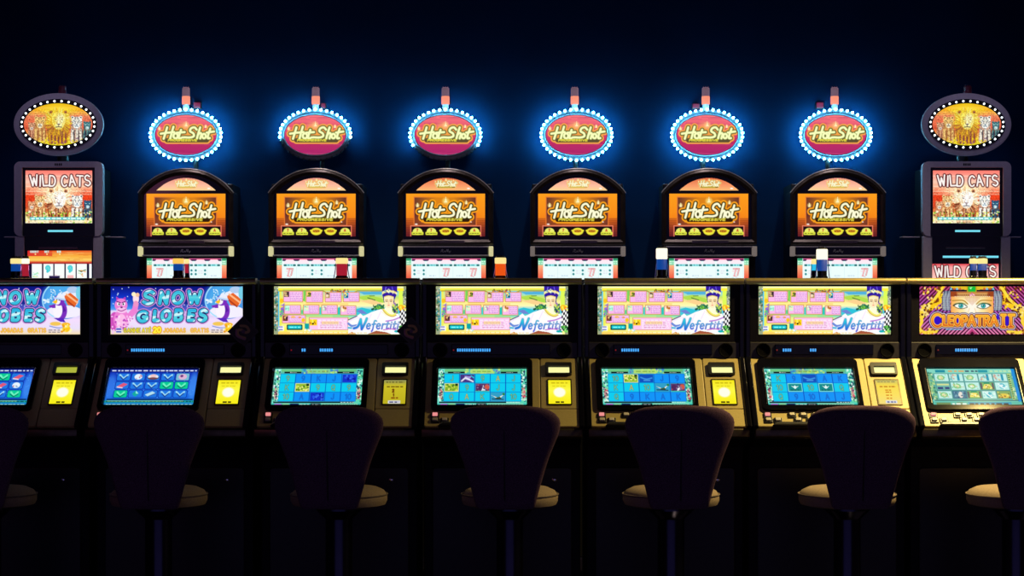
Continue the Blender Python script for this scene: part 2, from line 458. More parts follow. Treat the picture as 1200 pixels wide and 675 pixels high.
def hot_shot(s, ox, oy, k, ky=None, sub=True, outer=(250, 160, 30), dark=(50, 30, 8), fill=(255, 252, 215), mid=(120, 120, 40), star=(255, 225, 120)):
    """the script lettering, drawn in its own 280 x 110 box"""
    ky = ky or k
    def P(pts): return [(ox + x * k, oy + y * ky) for x, y in pts]
    L = [P([(45, 12), (38, 40), (26, 84)]), P([(80, 8), (72, 40), (62, 84)]), P([(10, 52), (45, 46), (84, 42)]),
         P(arc(92, 66, 12, 16, 0, 360, 14)), P(cr([(122, 28), (112, 62), (110, 80), (122, 80)], 4)), P([(98, 46), (142, 42)]),
         P(cr([(208, 26), (196, 12), (178, 18), (172, 36), (190, 50), (192, 68), (172, 76), (142, 75)], 5)), P([(142, 75), (128, 76)]),
         P(cr([(228, 12), (218, 48), (210, 82)], 4)), P(cr([(214, 62), (226, 48), (234, 54), (228, 82)], 4)),
         P(arc(249, 67, 10, 14, 0, 360, 14)), P(cr([(284, 20), (272, 60), (270, 80), (281, 80)], 4)), P([(264, 45), (304, 38)])]
    base = [P([(45, 94), (265, 94)])] if sub else []
    D, sl = s.field(L + base, 24 * k)
    s.put(0.5 + (20 * k - D) / s.px, outer, sl)
    # flames
    for fx, fy, fs in ((150, -2, 17), (2, 20, 10), (258, 6, 9)):
        s.ellipse(ox + fx * k, oy + fy * ky, fs * k, fs * k, star, a=.8, soft=fs * k * .8)
        s.poly(P([(fx - fs * .6, fy + 8), (fx - 3, fy - 2), (fx, fy - fs * 1.5), (fx + 4, fy - 2), (fx + fs * .6, fy + 8)]), (255, 245, 190))
    if sub: s.rect(ox + 20 * k, ox + 276 * k, oy + 86 * ky, oy + 108 * ky, outer, r=6 * k)
    s.put(0.5 + (12 * k - D) / s.px, dark, sl)
    if sub: s.rect(ox + 38 * k, ox + 274 * k, oy + 84 * ky, oy + 103 * ky, dark, r=4 * k)
    D2, sl2 = s.field(L, 14 * k)
    s.put(0.5 + (8.2 * k - D2) / s.px, mid, sl2)
    s.put(0.5 + (5.6 * k - D2) / s.px, fill, sl2)
    if sub: s.write('PROGRESSIVE', ox + 50 * k, oy + 88 * ky, 11 * ky, [(2.4 * k, (225, 215, 70))], w=1.3, gap=.42, slant=.25)

def art_main():                     # 97..512 x 167..392
    s = Art(97, 512, 167, 392, 190, 106, (255, 150, 20))
    s.grad([(167, (255, 160, 30)), (290, (250, 140, 25)), (310, (190, 85, 30)), (392, (105, 30, 35))])
    for y in range(298, 392, 9): s.rect(97, 512, y, y + 3, (70, 18, 40), a=.45)
    s.rect(136, 468, 182, 336, (228, 120, 60)); s.rect(141, 463, 187, 334, (58, 24, 48))
    s.ellipse(300, 205, 130, 60, (250, 150, 20), a=.85, soft=70)
    s.ellipse(300, 310, 150, 40, (240, 120, 20), a=.8, soft=50)
    s.rect(141, 463, 332, 337, (228, 120, 60))
    hot_shot(s, 155, 208, 1.0, 1.02, mid=(90, 92, 30))
    s.rect(119, 492, 334, 396, (245, 130, 100)); s.rect(124, 487, 339, 396, (26, 10, 16))
    for i, x in enumerate((157, 230, 305, 380, 457)):
        if i in (2, 3):
            s.ellipse(x, 366, 29, 19, (240, 232, 60)); s.rect(x - 33, x + 33, 357, 366, (240, 232, 60), r=4); s.ellipse(x, 364, 20, 8, (225, 150, 40))
            s.marks(x - 16, x + 16, 359, 369, 2, (110, 60, 20), 3)
        else:
            s.ellipse(x, 366, 25, 19, (236, 240, 110)); s.rect(x - 31, x + 31, 368, 384, (226, 230, 70), r=4)
            s.write('7' if i < 2 else 'A', x - 5, 353, 12, [(2.2, (200, 70, 40))]); s.marks(x - 26, x + 26, 371, 381, 1, (90, 95, 30), 4)
    s.ellipse(150, 328, 8, 4, (255, 235, 220)); s.ellipse(438, 316, 4, 3, (255, 235, 220))
    return s

def art_arch(pale):                 # 140..470 x 84..152
    s = Art(140, 470, 84, 152, 140, 40)
    s.grad([(84, (225, 110, 70)), (125, (250, 155, 105)), (152, (255, 190, 120))] if not pale else [(84, (235, 150, 130)), (125, (255, 190, 160)), (152, (255, 215, 150))])
    hot_shot(s, 246, 96, .40, .40, sub=True, outer=(255, 205, 110), dark=(150, 110, 50) if not pale else (215, 165, 110), fill=(255, 252, 215), mid=(235, 225, 150))
    s.ellipse(432, 141, 9, 4, (255, 250, 240))
    return s

def art_oval():                     # 197..648 x 280..575
    s = Art(197, 648, 280, 575, 170, 112)
    s.grad([(280, (250, 125, 130)), (400, (225, 75, 110)), (480, (190, 45, 100)), (575, (175, 40, 110))])
    for _ in range(34):
        y = RNG.uniform(285, 570); x = RNG.uniform(190, 560)
        s.rect(x, x + RNG.uniform(60, 220), y, y + 4, (255, 150, 140) if RNG.rand() < .4 else (140, 20, 80), a=.3)
    s.ellipse(400, 365, 40, 30, (255, 170, 110), a=.7, soft=30)
    hot_shot(s, 226, 358, 1.32, 1.15, sub=True, outer=(245, 165, 75), dark=(95, 80, 50), fill=(250, 255, 190), mid=(160, 180, 90), star=(255, 200, 130))
    return s

def art_reels(syms):                # 112..968 x 175..380
    s = Art(112, 968, 175, 380, 200, 50, (238, 255, 253))
    for xa, xb in ((112, 165), (920, 968)):
        m = [(235, (255, 190, 140)), (380, (240, 85, 60))]
        s.grad(m, xa, xb, 240, 380)
        s.rect(xa, xb, 175, 240, (120, 220, 170)); s.rect(xa, xb, 175, 192, (30, 140, 90)); s.marks(xa + 4, xb - 4, 198, 234, 2, (235, 255, 235), 9)
    s.rect(172, 915, 175, 200, (20, 14, 70)); s.rect(172, 915, 175, 186, (205, 70, 130))
    for i in range(5):
        c = 250 + i * 146
        s.poly([(c - 66, 238), (c - 58, 205), (c - 34, 186), (c + 34, 186), (c + 58, 205), (c + 66, 238)], (255, 236, 246))
        s.rect(c - 40, c + 40, 180, 188, (250, 120, 150)); 
        s.rect(c - 64, c + 64, 230, 252, (165, 240, 240)); s.marks(c - 24, c + 24, 234, 248, 1, (60, 170, 180), 10)
        for d in (-50, 50): s.rect(c + d - 15, c + d + 15, 234, 250, (0, 90, 95), r=6)
        k = syms[i]
        if k == '7':
            for o, q in ((-22, (225, 90, 110)), (12, (200, 60, 70))): s.write('7', c + o - 8, 276, 62, [(7, q), (3.4, (255, 225, 225))], w=.5)
            s.line([(c - 42, 300), (c + 18, 300)], 3, (255, 200, 205)); s.line([(c - 30, 345), (c + 6, 352)], 3, (235, 130, 140))
        elif k == ':':
            for d in (-50, 50):
                for y in (292, 328): s.ellipse(c + d, y, 11, 11, (10, 130, 140))
            s.marks(c - 22, c + 22, 286, 330, 2, (225, 225, 240), 9)
        elif k == '.': s.marks(c - 36, c + 36, 335, 352, 1, (190, 215, 235), 8)
        s.rect(c + 72, c + 74, 252, 380, (200, 232, 240))
    return s

def lions(s, cx, cy, k, gold):
    """a pride: one lion in front, other cats either side; lion mane about 200 wide at k=1"""
    def rn(a, b): return RNG.uniform(a, b)
    fur, white, br, dk = ((250, 214, 50), (255, 244, 150), (190, 120, 36), (104, 40, 74)) if gold else ((250, 226, 180), (255, 255, 246), (176, 96, 54), (66, 30, 36))
    pal = 1.0
    def cat(x, y, r, c, mark, eye=(30, 24, 30), lean=0.0):
        X, Y, r = cx + x * k, cy + y * k, r * k
        sh = mix(c, (150, 70, 40), .5)
        s.poly([(X - r * .8, Y + r * .3), (X + r * .8, Y + r * .3), (X + r * 1.05, Y + r * 2.9), (X - r * 1.05, Y + r * 2.9)], sh)
        for d in (-.62, .05, .6): s.line([(X + d * r, Y + r * 1.2), (X + d * r * 1.1, Y + r * 2.9)], r * .2, c, a=.85); s.line([(X + d * r + r * .26, Y + r * 1.3), (X + d * r * 1.1 + r * .28, Y + r * 2.9)], r * .1, mark, a=.8)
        for _ in range(22): s.ellipse(X + rn(-.9, .9) * r, Y + rn(.9, 2.6) * r, r * rn(.05, .11), r * rn(.05, .12), mark, a=.75)
        for d in (-.62, .62): s.ellipse(X + d * r, Y - r * .72, r * .26, r * .25, c); s.ellipse(X + d * r, Y - r * .70, r * .14, r * .14, mark)
        s.poly(cr([(X - r * .72, Y - r * .55), (X, Y - r * .88), (X + r * .72, Y - r * .55), (X + r * .8, Y + r * .1), (X + r * .42, Y + r * .75), (X, Y + r * .95), (X - r * .42, Y + r * .75), (X - r * .8, Y + r * .1)], 4, True), c)
        for d in (-1, 1):
            s.poly([(X + d * r * .18, Y - r * .2), (X + d * r * .52, Y - r * .32), (X + d * r * .42, Y - r * .1)], eye)
            s.line([(X + d * r * .2, Y - r * .1), (X + d * r * .2, Y + r * .35)], r * .07, mark, a=.6)
            for q in (.0, .28, .52): s.line([(X + d * r * .78, Y - r * .1 + q * r), (X + d * r * .5, Y + r * .02 + q * r)], r * .06, mark, a=.75)
            s.line([(X + d * r * .1, Y - r * .8), (X + d * r * .26, Y - r * .45)], r * .07, mark, a=.7)
        s.poly(cr([(X - r * .36, Y + r * .3), (X, Y + r * .18), (X + r * .36, Y + r * .3), (X + r * .26, Y + r * .78), (X, Y + r * .88), (X - r * .26, Y + r * .78)], 4, True), mix(c, (255, 255, 250), .6))
        s.poly([(X - r * .17, Y + r * .24), (X + r * .17, Y + r * .24), (X, Y + r * .42)], eye); s.line(cr([(X - r * .24, Y + r * .62), (X, Y + r * .52), (X + r * .24, Y + r * .62)], 4), r * .05, eye)
    cat(-208, 40, 34, (225, 170, 130), (120, 60, 50)); cat(-142, 8, 50, (240, 200, 120) if gold else (236, 196, 140), (150, 84, 46))
    cat(232, 34, 36, (60, 104, 130) if not gold else (84, 140, 140), (14, 24, 60), (200, 240, 240)); cat(148, 8, 52, (248, 244, 226), (60, 52, 62), (30, 90, 120))
    # the lion: chest, mane of hundreds of locks, face
    s.poly([(cx - 92 * k, cy + 40 * k), (cx + 92 * k, cy + 40 * k), (cx + 72 * k, cy + 178 * k), (cx - 72 * k, cy + 178 * k)], br)
    for i in range(10): s.line([(cx - 70 * k + i * 15 * k, cy + 70 * k), (cx - 60 * k + i * 13 * k, cy + 176 * k)], 4 * k, dk if i % 2 else mix(br, fur, .6), a=.8)
    s.ellipse(cx, cy + 8 * k, 92 * k, 100 * k, mix(fur, br, .4))
    for _ in range(260):
        a = rn(0, 2 * PI); r0, r1 = rn(48, 84), rn(88, 112)
        low = math.sin(a) > .25
        s.line([(cx + r0 * k * math.cos(a), cy + (r0 * 1.08 * math.sin(a) + 6) * k), (cx + r1 * k * math.cos(a + .06), cy + (r1 * 1.06 * math.sin(a + .06) + 6) * k)], rn(1.6, 4.2) * k, [mix(fur, br, rn(.5, 1)), mix(br, dk, rn(.2, .9)), mix(fur, br, .35)][RNG.randint(3)] if low else [fur, mix(fur, white, rn(.3, 1)), mix(fur, br, rn(.15, .6))][RNG.randint(3)], a=.85)
    for d in (-56, 60): s.ellipse(cx + d * k, cy - 74 * k, 17 * k, 15 * k, mix(fur, br, .55)); s.ellipse(cx + d * k, cy - 72 * k, 9 * k, 8 * k, dk, a=.7)
    X, Y = cx + 6 * k, cy
    s.poly(cr([(X - 46 * k, Y - 56 * k), (X, Y - 72 * k), (X + 46 * k, Y - 56 * k), (X + 52 * k, Y - 5 * k), (X + 34 * k, Y + 48 * k), (X, Y + 66 * k), (X - 34 * k, Y + 48 * k), (X - 52 * k, Y - 5 * k)], 5, True), mix(fur, white, .45))
    s.ellipse(X + 16 * k, Y - 10 * k, 34 * k, 52 * k, white, a=.85, soft=16 * k)
    for d in (-1, 1):
        s.poly([(X + d * 10 * k, Y - 14 * k), (X + d * 34 * k, Y - 24 * k), (X + d * 30 * k, Y - 11 * k)], mix(br, (30, 20, 20), .6)); s.line([(X + d * 8 * k, Y - 26 * k), (X + d * 36 * k, Y - 33 * k)], 3 * k, br, a=.7)
        s.line([(X + d * 11 * k, Y - 12 * k), (X + d * 15 * k, Y + 20 * k)], 2.6 * k, mix(fur, br, .6)); s.line([(X + d * 42 * k, Y - 10 * k), (X + d * 26 * k, Y + 34 * k)], 3 * k, mix(fur, br, .4), a=.7)
        s.line([(X + d * 6 * k, Y - 66 * k), (X + d * 13 * k, Y - 38 * k)], 3 * k, mix(fur, br, .45), a=.8)
        for q in range(3): s.ellipse(X + d * (12 + 6 * q) * k, Y + (36 + 3 * q) * k, 1.8 * k, 1.8 * k, dk)
    s.poly(cr([(X - 28 * k, Y + 26 * k), (X, Y + 20 * k), (X + 28 * k, Y + 26 * k), (X + 24 * k, Y + 50 * k), (X, Y + 58 * k), (X - 24 * k, Y + 50 * k)], 4, True), white)
    s.poly([(X - 17 * k, Y + 18 * k), (X + 17 * k, Y + 18 * k), (X, Y + 33 * k)], (88, 60, 70)); s.line([(X, Y + 32 * k), (X, Y + 42 * k)], 2.4 * k, (70, 50, 60))
    s.line(cr([(X - 24 * k, Y + 46 * k), (X - 8 * k, Y + 44 * k), (X, Y + 42 * k), (X + 8 * k, Y + 44 * k), (X + 24 * k, Y + 46 * k)], 4), 3 * k, (60, 44, 60)); s.ellipse(X, Y + 55 * k, 16 * k, 7 * k, mix(white, br, .3))
    s.ellipse(X + 8 * k, Y - 14 * k, 30 * k, 40 * k, (255, 255, 250), a=.6 if not gold else .35, soft=26 * k)
    s.grain(cx - 260 * k, cx + 280 * k, cy - 90 * k, cy + 180 * k, .10, 2)

def wild_cats_letters(s, x, y, h, w=.5):
    s.write('WILD CATS', x, y, h, [(h * .175, (96, 12, 16)), (h * .08, (255, 248, 242))], w=w, gap=.2, slant=-.04, jig=.07, wobble=(0, .06, .0, .05))

def art_cats_sign():                # 145..668 x 100..518
    s = Art(145, 668, 100, 518, 166, 132)
    s.grad([(100, (232, 120, 110)), (190, (250, 190, 170)), (235, (245, 160, 130)), (300, (215, 70, 40)), (380, (205, 80, 50)), (518, (190, 200, 110))])
    for y, a in ((140, .5), (222, .6), (262, .5), (285, .5)): s.rect(145, 668, y, y + 8, (255, 225, 205), a=a, soft=8)
    s.ellipse(400, 255, 150, 50, (255, 235, 190), a=.8, soft=50)
    s.grad([(410, (210, 190, 90)), (518, (240, 225, 190))], 145, 668, 430, 518)
    lions(s, 402, 336, 1.0, False)
    s.speck(145, 668, 425, 518, [(120, 180, 60), (230, 220, 90), (90, 60, 40), (250, 240, 200), (200, 120, 60)], 150, 3, 9)
    s.rect(180, 610, 470, 492, (70, 190, 190)); s.marks(190, 600, 472, 490, 1, (240, 255, 255), 10); s.rect(170, 640, 494, 510, (240, 225, 190), a=.7)
    s.contrast(1.18); wild_cats_letters(s, 186, 138, 82, .56)
    return s

def art_cats_oval():                # 135..705 x 155..503 (zoom of the oval)
    s = Art(135, 705, 155, 503, 172, 106)
    s.grad([(155, (235, 190, 20)), (215, (245, 170, 40)), (260, (235, 130, 90)), (360, (225, 90, 60)), (430, (240, 190, 80)), (503, (235, 225, 30))])
    for y in (190, 225, 245): s.rect(135, 705, y, y + 7, (255, 215, 120), a=.5, soft=8)
    s.ellipse(420, 215, 120, 40, (255, 230, 60), a=.8, soft=40)
    lions(s, 418, 304, 1.04, True)
    s.speck(230, 620, 440, 503, [(250, 230, 40), (220, 170, 30), (120, 60, 120)], 70, 3, 8)
    return s

def art_cats_cards():               # 240..1075 x 95..445
    s = Art(240, 1075, 95, 445, 162, 70, (20, 14, 50))
    s.grad([(95, (235, 90, 40)), (150, (250, 170, 60)), (215, (255, 215, 100)), (240, (215, 60, 40)), (262, (110, 20, 40))], 240, 1068, 95, 262)
    s.grad([(240, (215, 20, 40)), (700, (230, 90, 40))], 240, 560, 95, 165, axis='x', a=.75)
    for _ in range(26):
        y = RNG.uniform(105, 230); x = RNG.uniform(430, 980); s.rect(x, x + RNG.uniform(60, 200), y, y + 5, (255, 235, 150) if RNG.rand() < .5 else (215, 90, 40), a=.45)
    for t, x, w in (('CREDIT', 275, .55), ('BET', 462, .55), ('WIN', 622, .5)):
        s.write(t, x, 98, 20, [(4, (200, 255, 250))], w=w, gap=.5)
    for x in (340, 490, 655): s.rect(x - 7, x + 9, 130, 148, (255, 240, 150))
    for i, (a, b) in enumerate(((295, 425), (445, 572), (588, 715), (733, 860), (875, 1005), (1035, 1068))):
        s.rect(a, b, 258, 445, (250, 255, 252))
        if i in (1, 3): s.write('9', a + 36, 288, 66, [(14, (20, 200, 210)), (3, (150, 240, 240))], w=.75)
        if i == 3: s.marks(a + 20, b - 20, 395, 440, 1, (250, 190, 190), 40)
        if i == 0: s.speck(a + 15, b - 30, 365, 420, [(160, 240, 190), (230, 240, 170), (190, 245, 240)], 14, 5, 12)
        if i == 4:
            s.line([(900, 342), (935, 350), (990, 332)], 6, (60, 130, 60)); s.ellipse(935, 350, 14, 10, (30, 70, 30)); s.speck(890, 990, 325, 415, [(240, 160, 80), (150, 220, 130)], 10, 5, 9)
        if i == 2: s.speck(a + 10, b - 10, 390, 440, [(250, 220, 225)], 8, 5, 10)
    s.rect(518, 655, 405, 445, (22, 14, 66)); s.rect(530, 640, 408, 412, (160, 130, 160))
    return s

def art_cats_low():                 # 215..930 x 270..420
    s = Art(215, 930, 270, 420, 160, 36)
    s.grad([(270, (225, 70, 80)), (300, (250, 160, 160)), (420, (255, 205, 190))])
    wild_cats_letters(s, 250, 292, 105, .62)
    return s

def art_queen():                    # 78..1165 x 70..470
    s = Art(78, 1165, 70, 470, 340, 126, (240, 228, 120))
    s.grad([(70, (245, 240, 130)), (112, (120, 190, 220)), (135, (150, 215, 200)), (160, (190, 215, 110)), (200, (245, 225, 150)), (230, (250, 235, 170)), (262, (110, 200, 225)), (300, (60, 190, 205)), (340, (210, 235, 150)), (470, (250, 240, 150))])
    s.grad([(78, (240, 235, 110)), (400, (240, 220, 130)), (700, (240, 235, 190))], 78, 560, 70, 470, axis='x', a=.55)
    s.poly([(760, 160), (860, 140), (980, 175), (980, 205), (850, 200)], (170, 210, 80)); s.poly([(780, 190), (880, 178), (970, 210), (900, 225)], (245, 200, 140))
    s.poly([(780, 118), (965, 112), (965, 138), (820, 140)], (70, 160, 210), a=.8)
    s.line([(850, 165), (910, 185)], 4, (90, 120, 60)); s.line([(865, 150), (905, 148)], 3, (90, 120, 60))
    s.poly([(750, 262), (800, 245), (900, 270), (960, 255), (980, 330), (860, 300), (800, 290), (750, 285)], (50, 185, 205)); s.poly([(755, 275), (800, 262), (850, 300), (800, 300)], (110, 130, 200))
    # frames
    s.rect(78, 112, 70, 470, (150, 160, 130)); s.speck(80, 110, 80, 460, [(60, 120, 90), (210, 205, 190), (90, 90, 70), (60, 140, 150)], 60, 4, 10)
    s.rect(112, 122, 85, 470, (80, 190, 230)); s.rect(122, 140, 100, 440, (225, 225, 90))
    s.rect(1105, 1140, 90, 250, (210, 235, 90)); s.rect(1140, 1165, 70, 470, (140, 150, 120)); s.speck(1142, 1163, 80, 220, [(90, 110, 100), (200, 200, 190)], 20, 4, 8)
    s.rect(112, 1145, 74, 108, (246, 226, 60)); s.rect(112, 1145, 72, 84, (230, 235, 190)); s.line([(120, 108), (480, 106), (510, 122), (735, 122), (765, 108), (970, 108)], 4, (170, 150, 40))
    s.rect(150, 970, 97, 104, (60, 160, 170), a=.5)
    s.speck(540, 700, 98, 124, [(210, 120, 40), (150, 60, 90), (250, 240, 120), (120, 120, 40)], 30, 4, 8)
    s.ellipse(140, 190, 16, 20, (255, 190, 40)); s.poly([(130, 230), (165, 210), (160, 300), (130, 300)], (150, 110, 200)); s.speck(130, 175, 225, 330, [(120, 90, 190), (90, 190, 120), (240, 220, 90)], 20, 5, 10)
    s.poly([(320, 108), (340, 108), (335, 200), (318, 190)], (120, 200, 90)); s.poly([(445, 250), (480, 235), (470, 310), (440, 300)], (60, 200, 200)); s.poly([(600, 250), (625, 240), (620, 312), (598, 308)], (40, 190, 180)); s.poly([(300, 270), (325, 262), (320, 300), (300, 300)], (90, 200, 140))
    s.rect(340, 690, 210, 226, (250, 200, 110), a=.7); s.rect(150, 690, 305, 322, (160, 215, 130), a=.8)
    pink, hi = (240, 178, 222), (250, 228, 246)
    def panel(x0, x1, y0, y1, pic, w):
        s.rect(x0 - 5, x1 + 5, y0 - 5, y1 + 5, (200, 140, 60), r=4); s.rect(x0, x1, y0, y1, pink, r=3)
        s.marks(x0 + w + 6, x1 - 4, y0 + 6, y1 - 4, 5, (170, 110, 200), 5.5, a=.75); s.marks(x0 + w + 12, x1 - 8, y0 + 2, y1 - 12, 5, hi, 5, a=.8)
        if pic:
            s.rect(x0 + 3, x0 + w, y0 + 2, y0 + 46, pic[0]); s.speck(x0 + 8, x0 + w - 6, y0 + 8, y0 + 40, pic[1:], 7, 5, 11)
    for (a, b, c, d), pic, w in (((158, 312, 112, 197), ((60, 40, 50), (200, 170, 120), (90, 60, 120)), 44), ((345, 478, 112, 200), ((230, 200, 90), (60, 40, 40), (120, 150, 60)), 38), ((502, 630, 122, 198), ((180, 150, 100), (40, 40, 40), (230, 210, 180)), 36), ((652, 778, 122, 196), ((20, 170, 190), (240, 220, 120), (30, 90, 140)), 38),
                    ((165, 295, 228, 298), ((150, 225, 190), (190, 240, 220), (120, 200, 190)), 40), ((322, 447, 228, 298), ((190, 235, 200), (240, 225, 190), (120, 200, 160)), 40), ((472, 597, 228, 300), ((180, 225, 190), (240, 240, 200), (190, 140, 190)), 38), ((628, 750, 234, 306), ((240, 200, 180), (250, 250, 200), (180, 110, 40)), 46)):
        panel(a, b, c, d, pic, w)
    panel(148, 335, 312, 374, ((120, 60, 40), (230, 190, 120), (60, 40, 60)), 44); s.ellipse(235, 325, 20, 8, (240, 180, 90)); s.ellipse(318, 352, 15, 18, (250, 190, 40)); s.ellipse(290, 328, 12, 8, (225, 150, 90))
    s.rect(365, 690, 328, 436, (200, 140, 60)); s.rect(370, 685, 332, 432, (242, 190, 226)); s.marks(440, 675, 345, 425, 5, hi, 9); s.rect(470, 610, 362, 386, (250, 215, 120), a=.7); s.marks(460, 640, 366, 420, 3, (190, 130, 170), 7, a=.7)
    s.rect(372, 432, 345, 396, (250, 205, 30)); s.speck(378, 426, 350, 392, [(200, 120, 30), (255, 240, 120), (60, 40, 30)], 8, 4, 9)
    s.rect(182, 312, 388, 434, (20, 60, 70), r=8); s.rect(192, 304, 396, 424, (30, 190, 195), r=6); s.marks(205, 292, 402, 420, 1, (130, 240, 240), 9); s.rect(330, 366, 380, 428, (20, 160, 160))
    s.rect(112, 158, 400, 438, (240, 240, 250)); s.rect(114, 150, 404, 412, (60, 70, 170)); s.rect(114, 150, 426, 434, (60, 70, 170)); s.poly([(155, 450), (172, 405), (190, 450)], (240, 230, 80))
    s.grad([(440, (245, 220, 110)), (470, (235, 190, 90))], 112, 700, 446, 470); s.marks(210, 680, 448, 462, 1, (255, 245, 190), 8); s.speck(320, 400, 428, 446, [(250, 250, 250), (150, 200, 190)], 12, 4, 8)
    # the queen: gown, neck, face, tall crown
    s.poly([(690, 352), (760, 318), (790, 296), (812, 318), (880, 285), (960, 258), (1000, 250), (1100, 290), (1120, 340), (1120, 470), (690, 470)], (255, 250, 252), smooth=False)
    for pts in ([(700, 360), (760, 335), (800, 330)], [(880, 300), (860, 350), (850, 420)], [(960, 275), (930, 340)], [(700, 440), (800, 425), (900, 440)]): s.line(cr(pts, 5), 4, (225, 205, 235), a=.8)
    s.poly([(880, 262), (930, 220), (975, 225), (990, 255), (930, 265)], (70, 140, 70)); s.speck(885, 985, 222, 262, [(30, 80, 60), (120, 190, 70), (40, 110, 110)], 30, 4, 9)
    s.poly([(1050, 220), (1095, 215), (1100, 300), (1045, 290)], (110, 160, 90)); s.speck(1045, 1100, 210, 300, [(150, 100, 180), (40, 110, 70), (200, 220, 90), (50, 60, 90)], 30, 5, 10)
    skin = (255, 226, 184)
    s.poly([(998, 225), (1048, 225), (1052, 282), (1085, 306), (1060, 326), (1000, 318), (962, 285), (994, 268)], (255, 238, 205))
    s.poly(cr([(970, 262), (1000, 300), (1050, 322), (1085, 310)], 5) + cr([(1078, 296), (1045, 304), (1010, 286), (985, 256)], 5), (230, 225, 110)); s.line(cr([(972, 262), (1002, 300), (1050, 322), (1085, 310)], 5), 3, (200, 150, 60))
    s.poly(cr([(984, 150), (1062, 150), (1062, 195), (1046, 236), (1022, 250), (998, 236), (984, 195)], 4), skin)
    s.ellipse(1050, 195, 12, 36, (250, 204, 150), a=.55, soft=12)
    for d in (-17, 19): s.line(cr([(1022 + d - 11, 184), (1022 + d, 180), (1022 + d + 11, 184)], 4), 2.2, (170, 110, 70)); s.ellipse(1022 + d, 193, 8, 3.4, (130, 100, 80)); s.line([(1022 + d - 9, 196), (1022 + d + 9, 196)], 1.5, (110, 80, 60))
    s.line([(1022, 192), (1019, 212), (1026, 214)], 2.2, (232, 178, 130)); s.ellipse(1022, 227, 9, 4, (240, 120, 110))
    s.poly([(978, 176), (966, 130), (968, 70), (1094, 70), (1092, 130), (1072, 178), (1064, 160), (1044, 150), (1022, 146), (1000, 150), (984, 160)], (58, 34, 152))
    s.poly(cr([(968, 118), (985, 106), (1022, 100), (1070, 108), (1093, 122)], 4) + cr([(1090, 142), (1066, 126), (1022, 118), (985, 126), (969, 140)], 4), (232, 222, 150)); s.speck(975, 1086, 106, 130, [(255, 255, 225), (60, 150, 190), (200, 150, 60)], 16, 3, 5)
    s.line([(1000, 76), (995, 100)], 3, (130, 130, 230)); s.line([(1050, 74), (1056, 102)], 3, (110, 100, 220)); s.ellipse(1022, 108, 9, 18, (245, 240, 200)); s.ellipse(1022, 102, 4, 7, (60, 130, 170))
    s.poly([(978, 176), (984, 160), (986, 205), (980, 200)], (50, 34, 120)); s.poly([(1072, 178), (1063, 160), (1062, 208), (1070, 200)], (50, 34, 120)); s.line(cr([(986, 158), (1022, 148), (1062, 158)], 4), 3, (225, 200, 100))
    # checker at the right
    s.rect(1112, 1165, 250, 440, (250, 250, 240))
    for i in range(4):
        for j in range(9):
            if (i + j) % 2: s.poly([(1112 + i * 14, 250 + j * 22 - i * 5), (1126 + i * 14, 245 + j * 22 - i * 5), (1126 + i * 14, 267 + j * 22 - i * 5), (1112 + i * 14, 272 + j * 22 - i * 5)], (26, 24, 40))
    s.ellipse(1125, 245, 24, 22, (250, 190, 40)); s.speck(1100, 1160, 225, 265, [(250, 150, 30), (255, 230, 90)], 9, 6, 11)
    s.speck(1090, 1160, 400, 450, [(60, 160, 60), (120, 200, 90), (30, 90, 50)], 26, 5, 10); s.ellipse(1090, 445, 22, 10, (20, 170, 180))
    s.contrast(1.12)
    # bottom swashes and title
    s.poly([(680, 470), (720, 448), (760, 470)], (220, 120, 40)); s.poly([(840, 470), (920, 440), (1000, 452), (1050, 470)], (170, 90, 60)); s.marks(700, 850, 452, 466, 1, (245, 225, 160), 8)
    s.line(cr([(690, 380), (720, 400), (770, 392)], 6), 9, (110, 140, 220)); s.line(cr([(690, 415), (740, 418), (775, 400)], 6), 8, (90, 190, 225)); s.line([(690, 350), (760, 318)], 4, (90, 60, 130))
    cyan = lambda X, Y: np.stack([np.interp(X, [740, 900, 1120], [30, 70, 130]), np.interp(Y, [345, 400, 440], [215, 150, 80]), np.interp(X, [740, 1120], [225, 210])], -1)
    s.stroke([cr([(735, 420), (768, 405), (792, 345)], 5), [(792, 345), (800, 428)], cr([(800, 428), (830, 370), (842, 338)], 4)], [(15, (235, 245, 255)), (10, (90, 110, 200)), (7, cyan)])
    s.write('efertiti', 836, 356, 69, [(8.5, (240, 245, 255)), (5.8, (90, 90, 195)), (4.2, cyan)], w=.56, gap=.16, slant=.14)
    s.line(cr([(1000, 360), (1060, 350), (1110, 330)], 5), 5, (190, 120, 220)); s.line(cr([(980, 432), (1040, 425), (1080, 432)], 5), 4, (200, 90, 200))
    return s

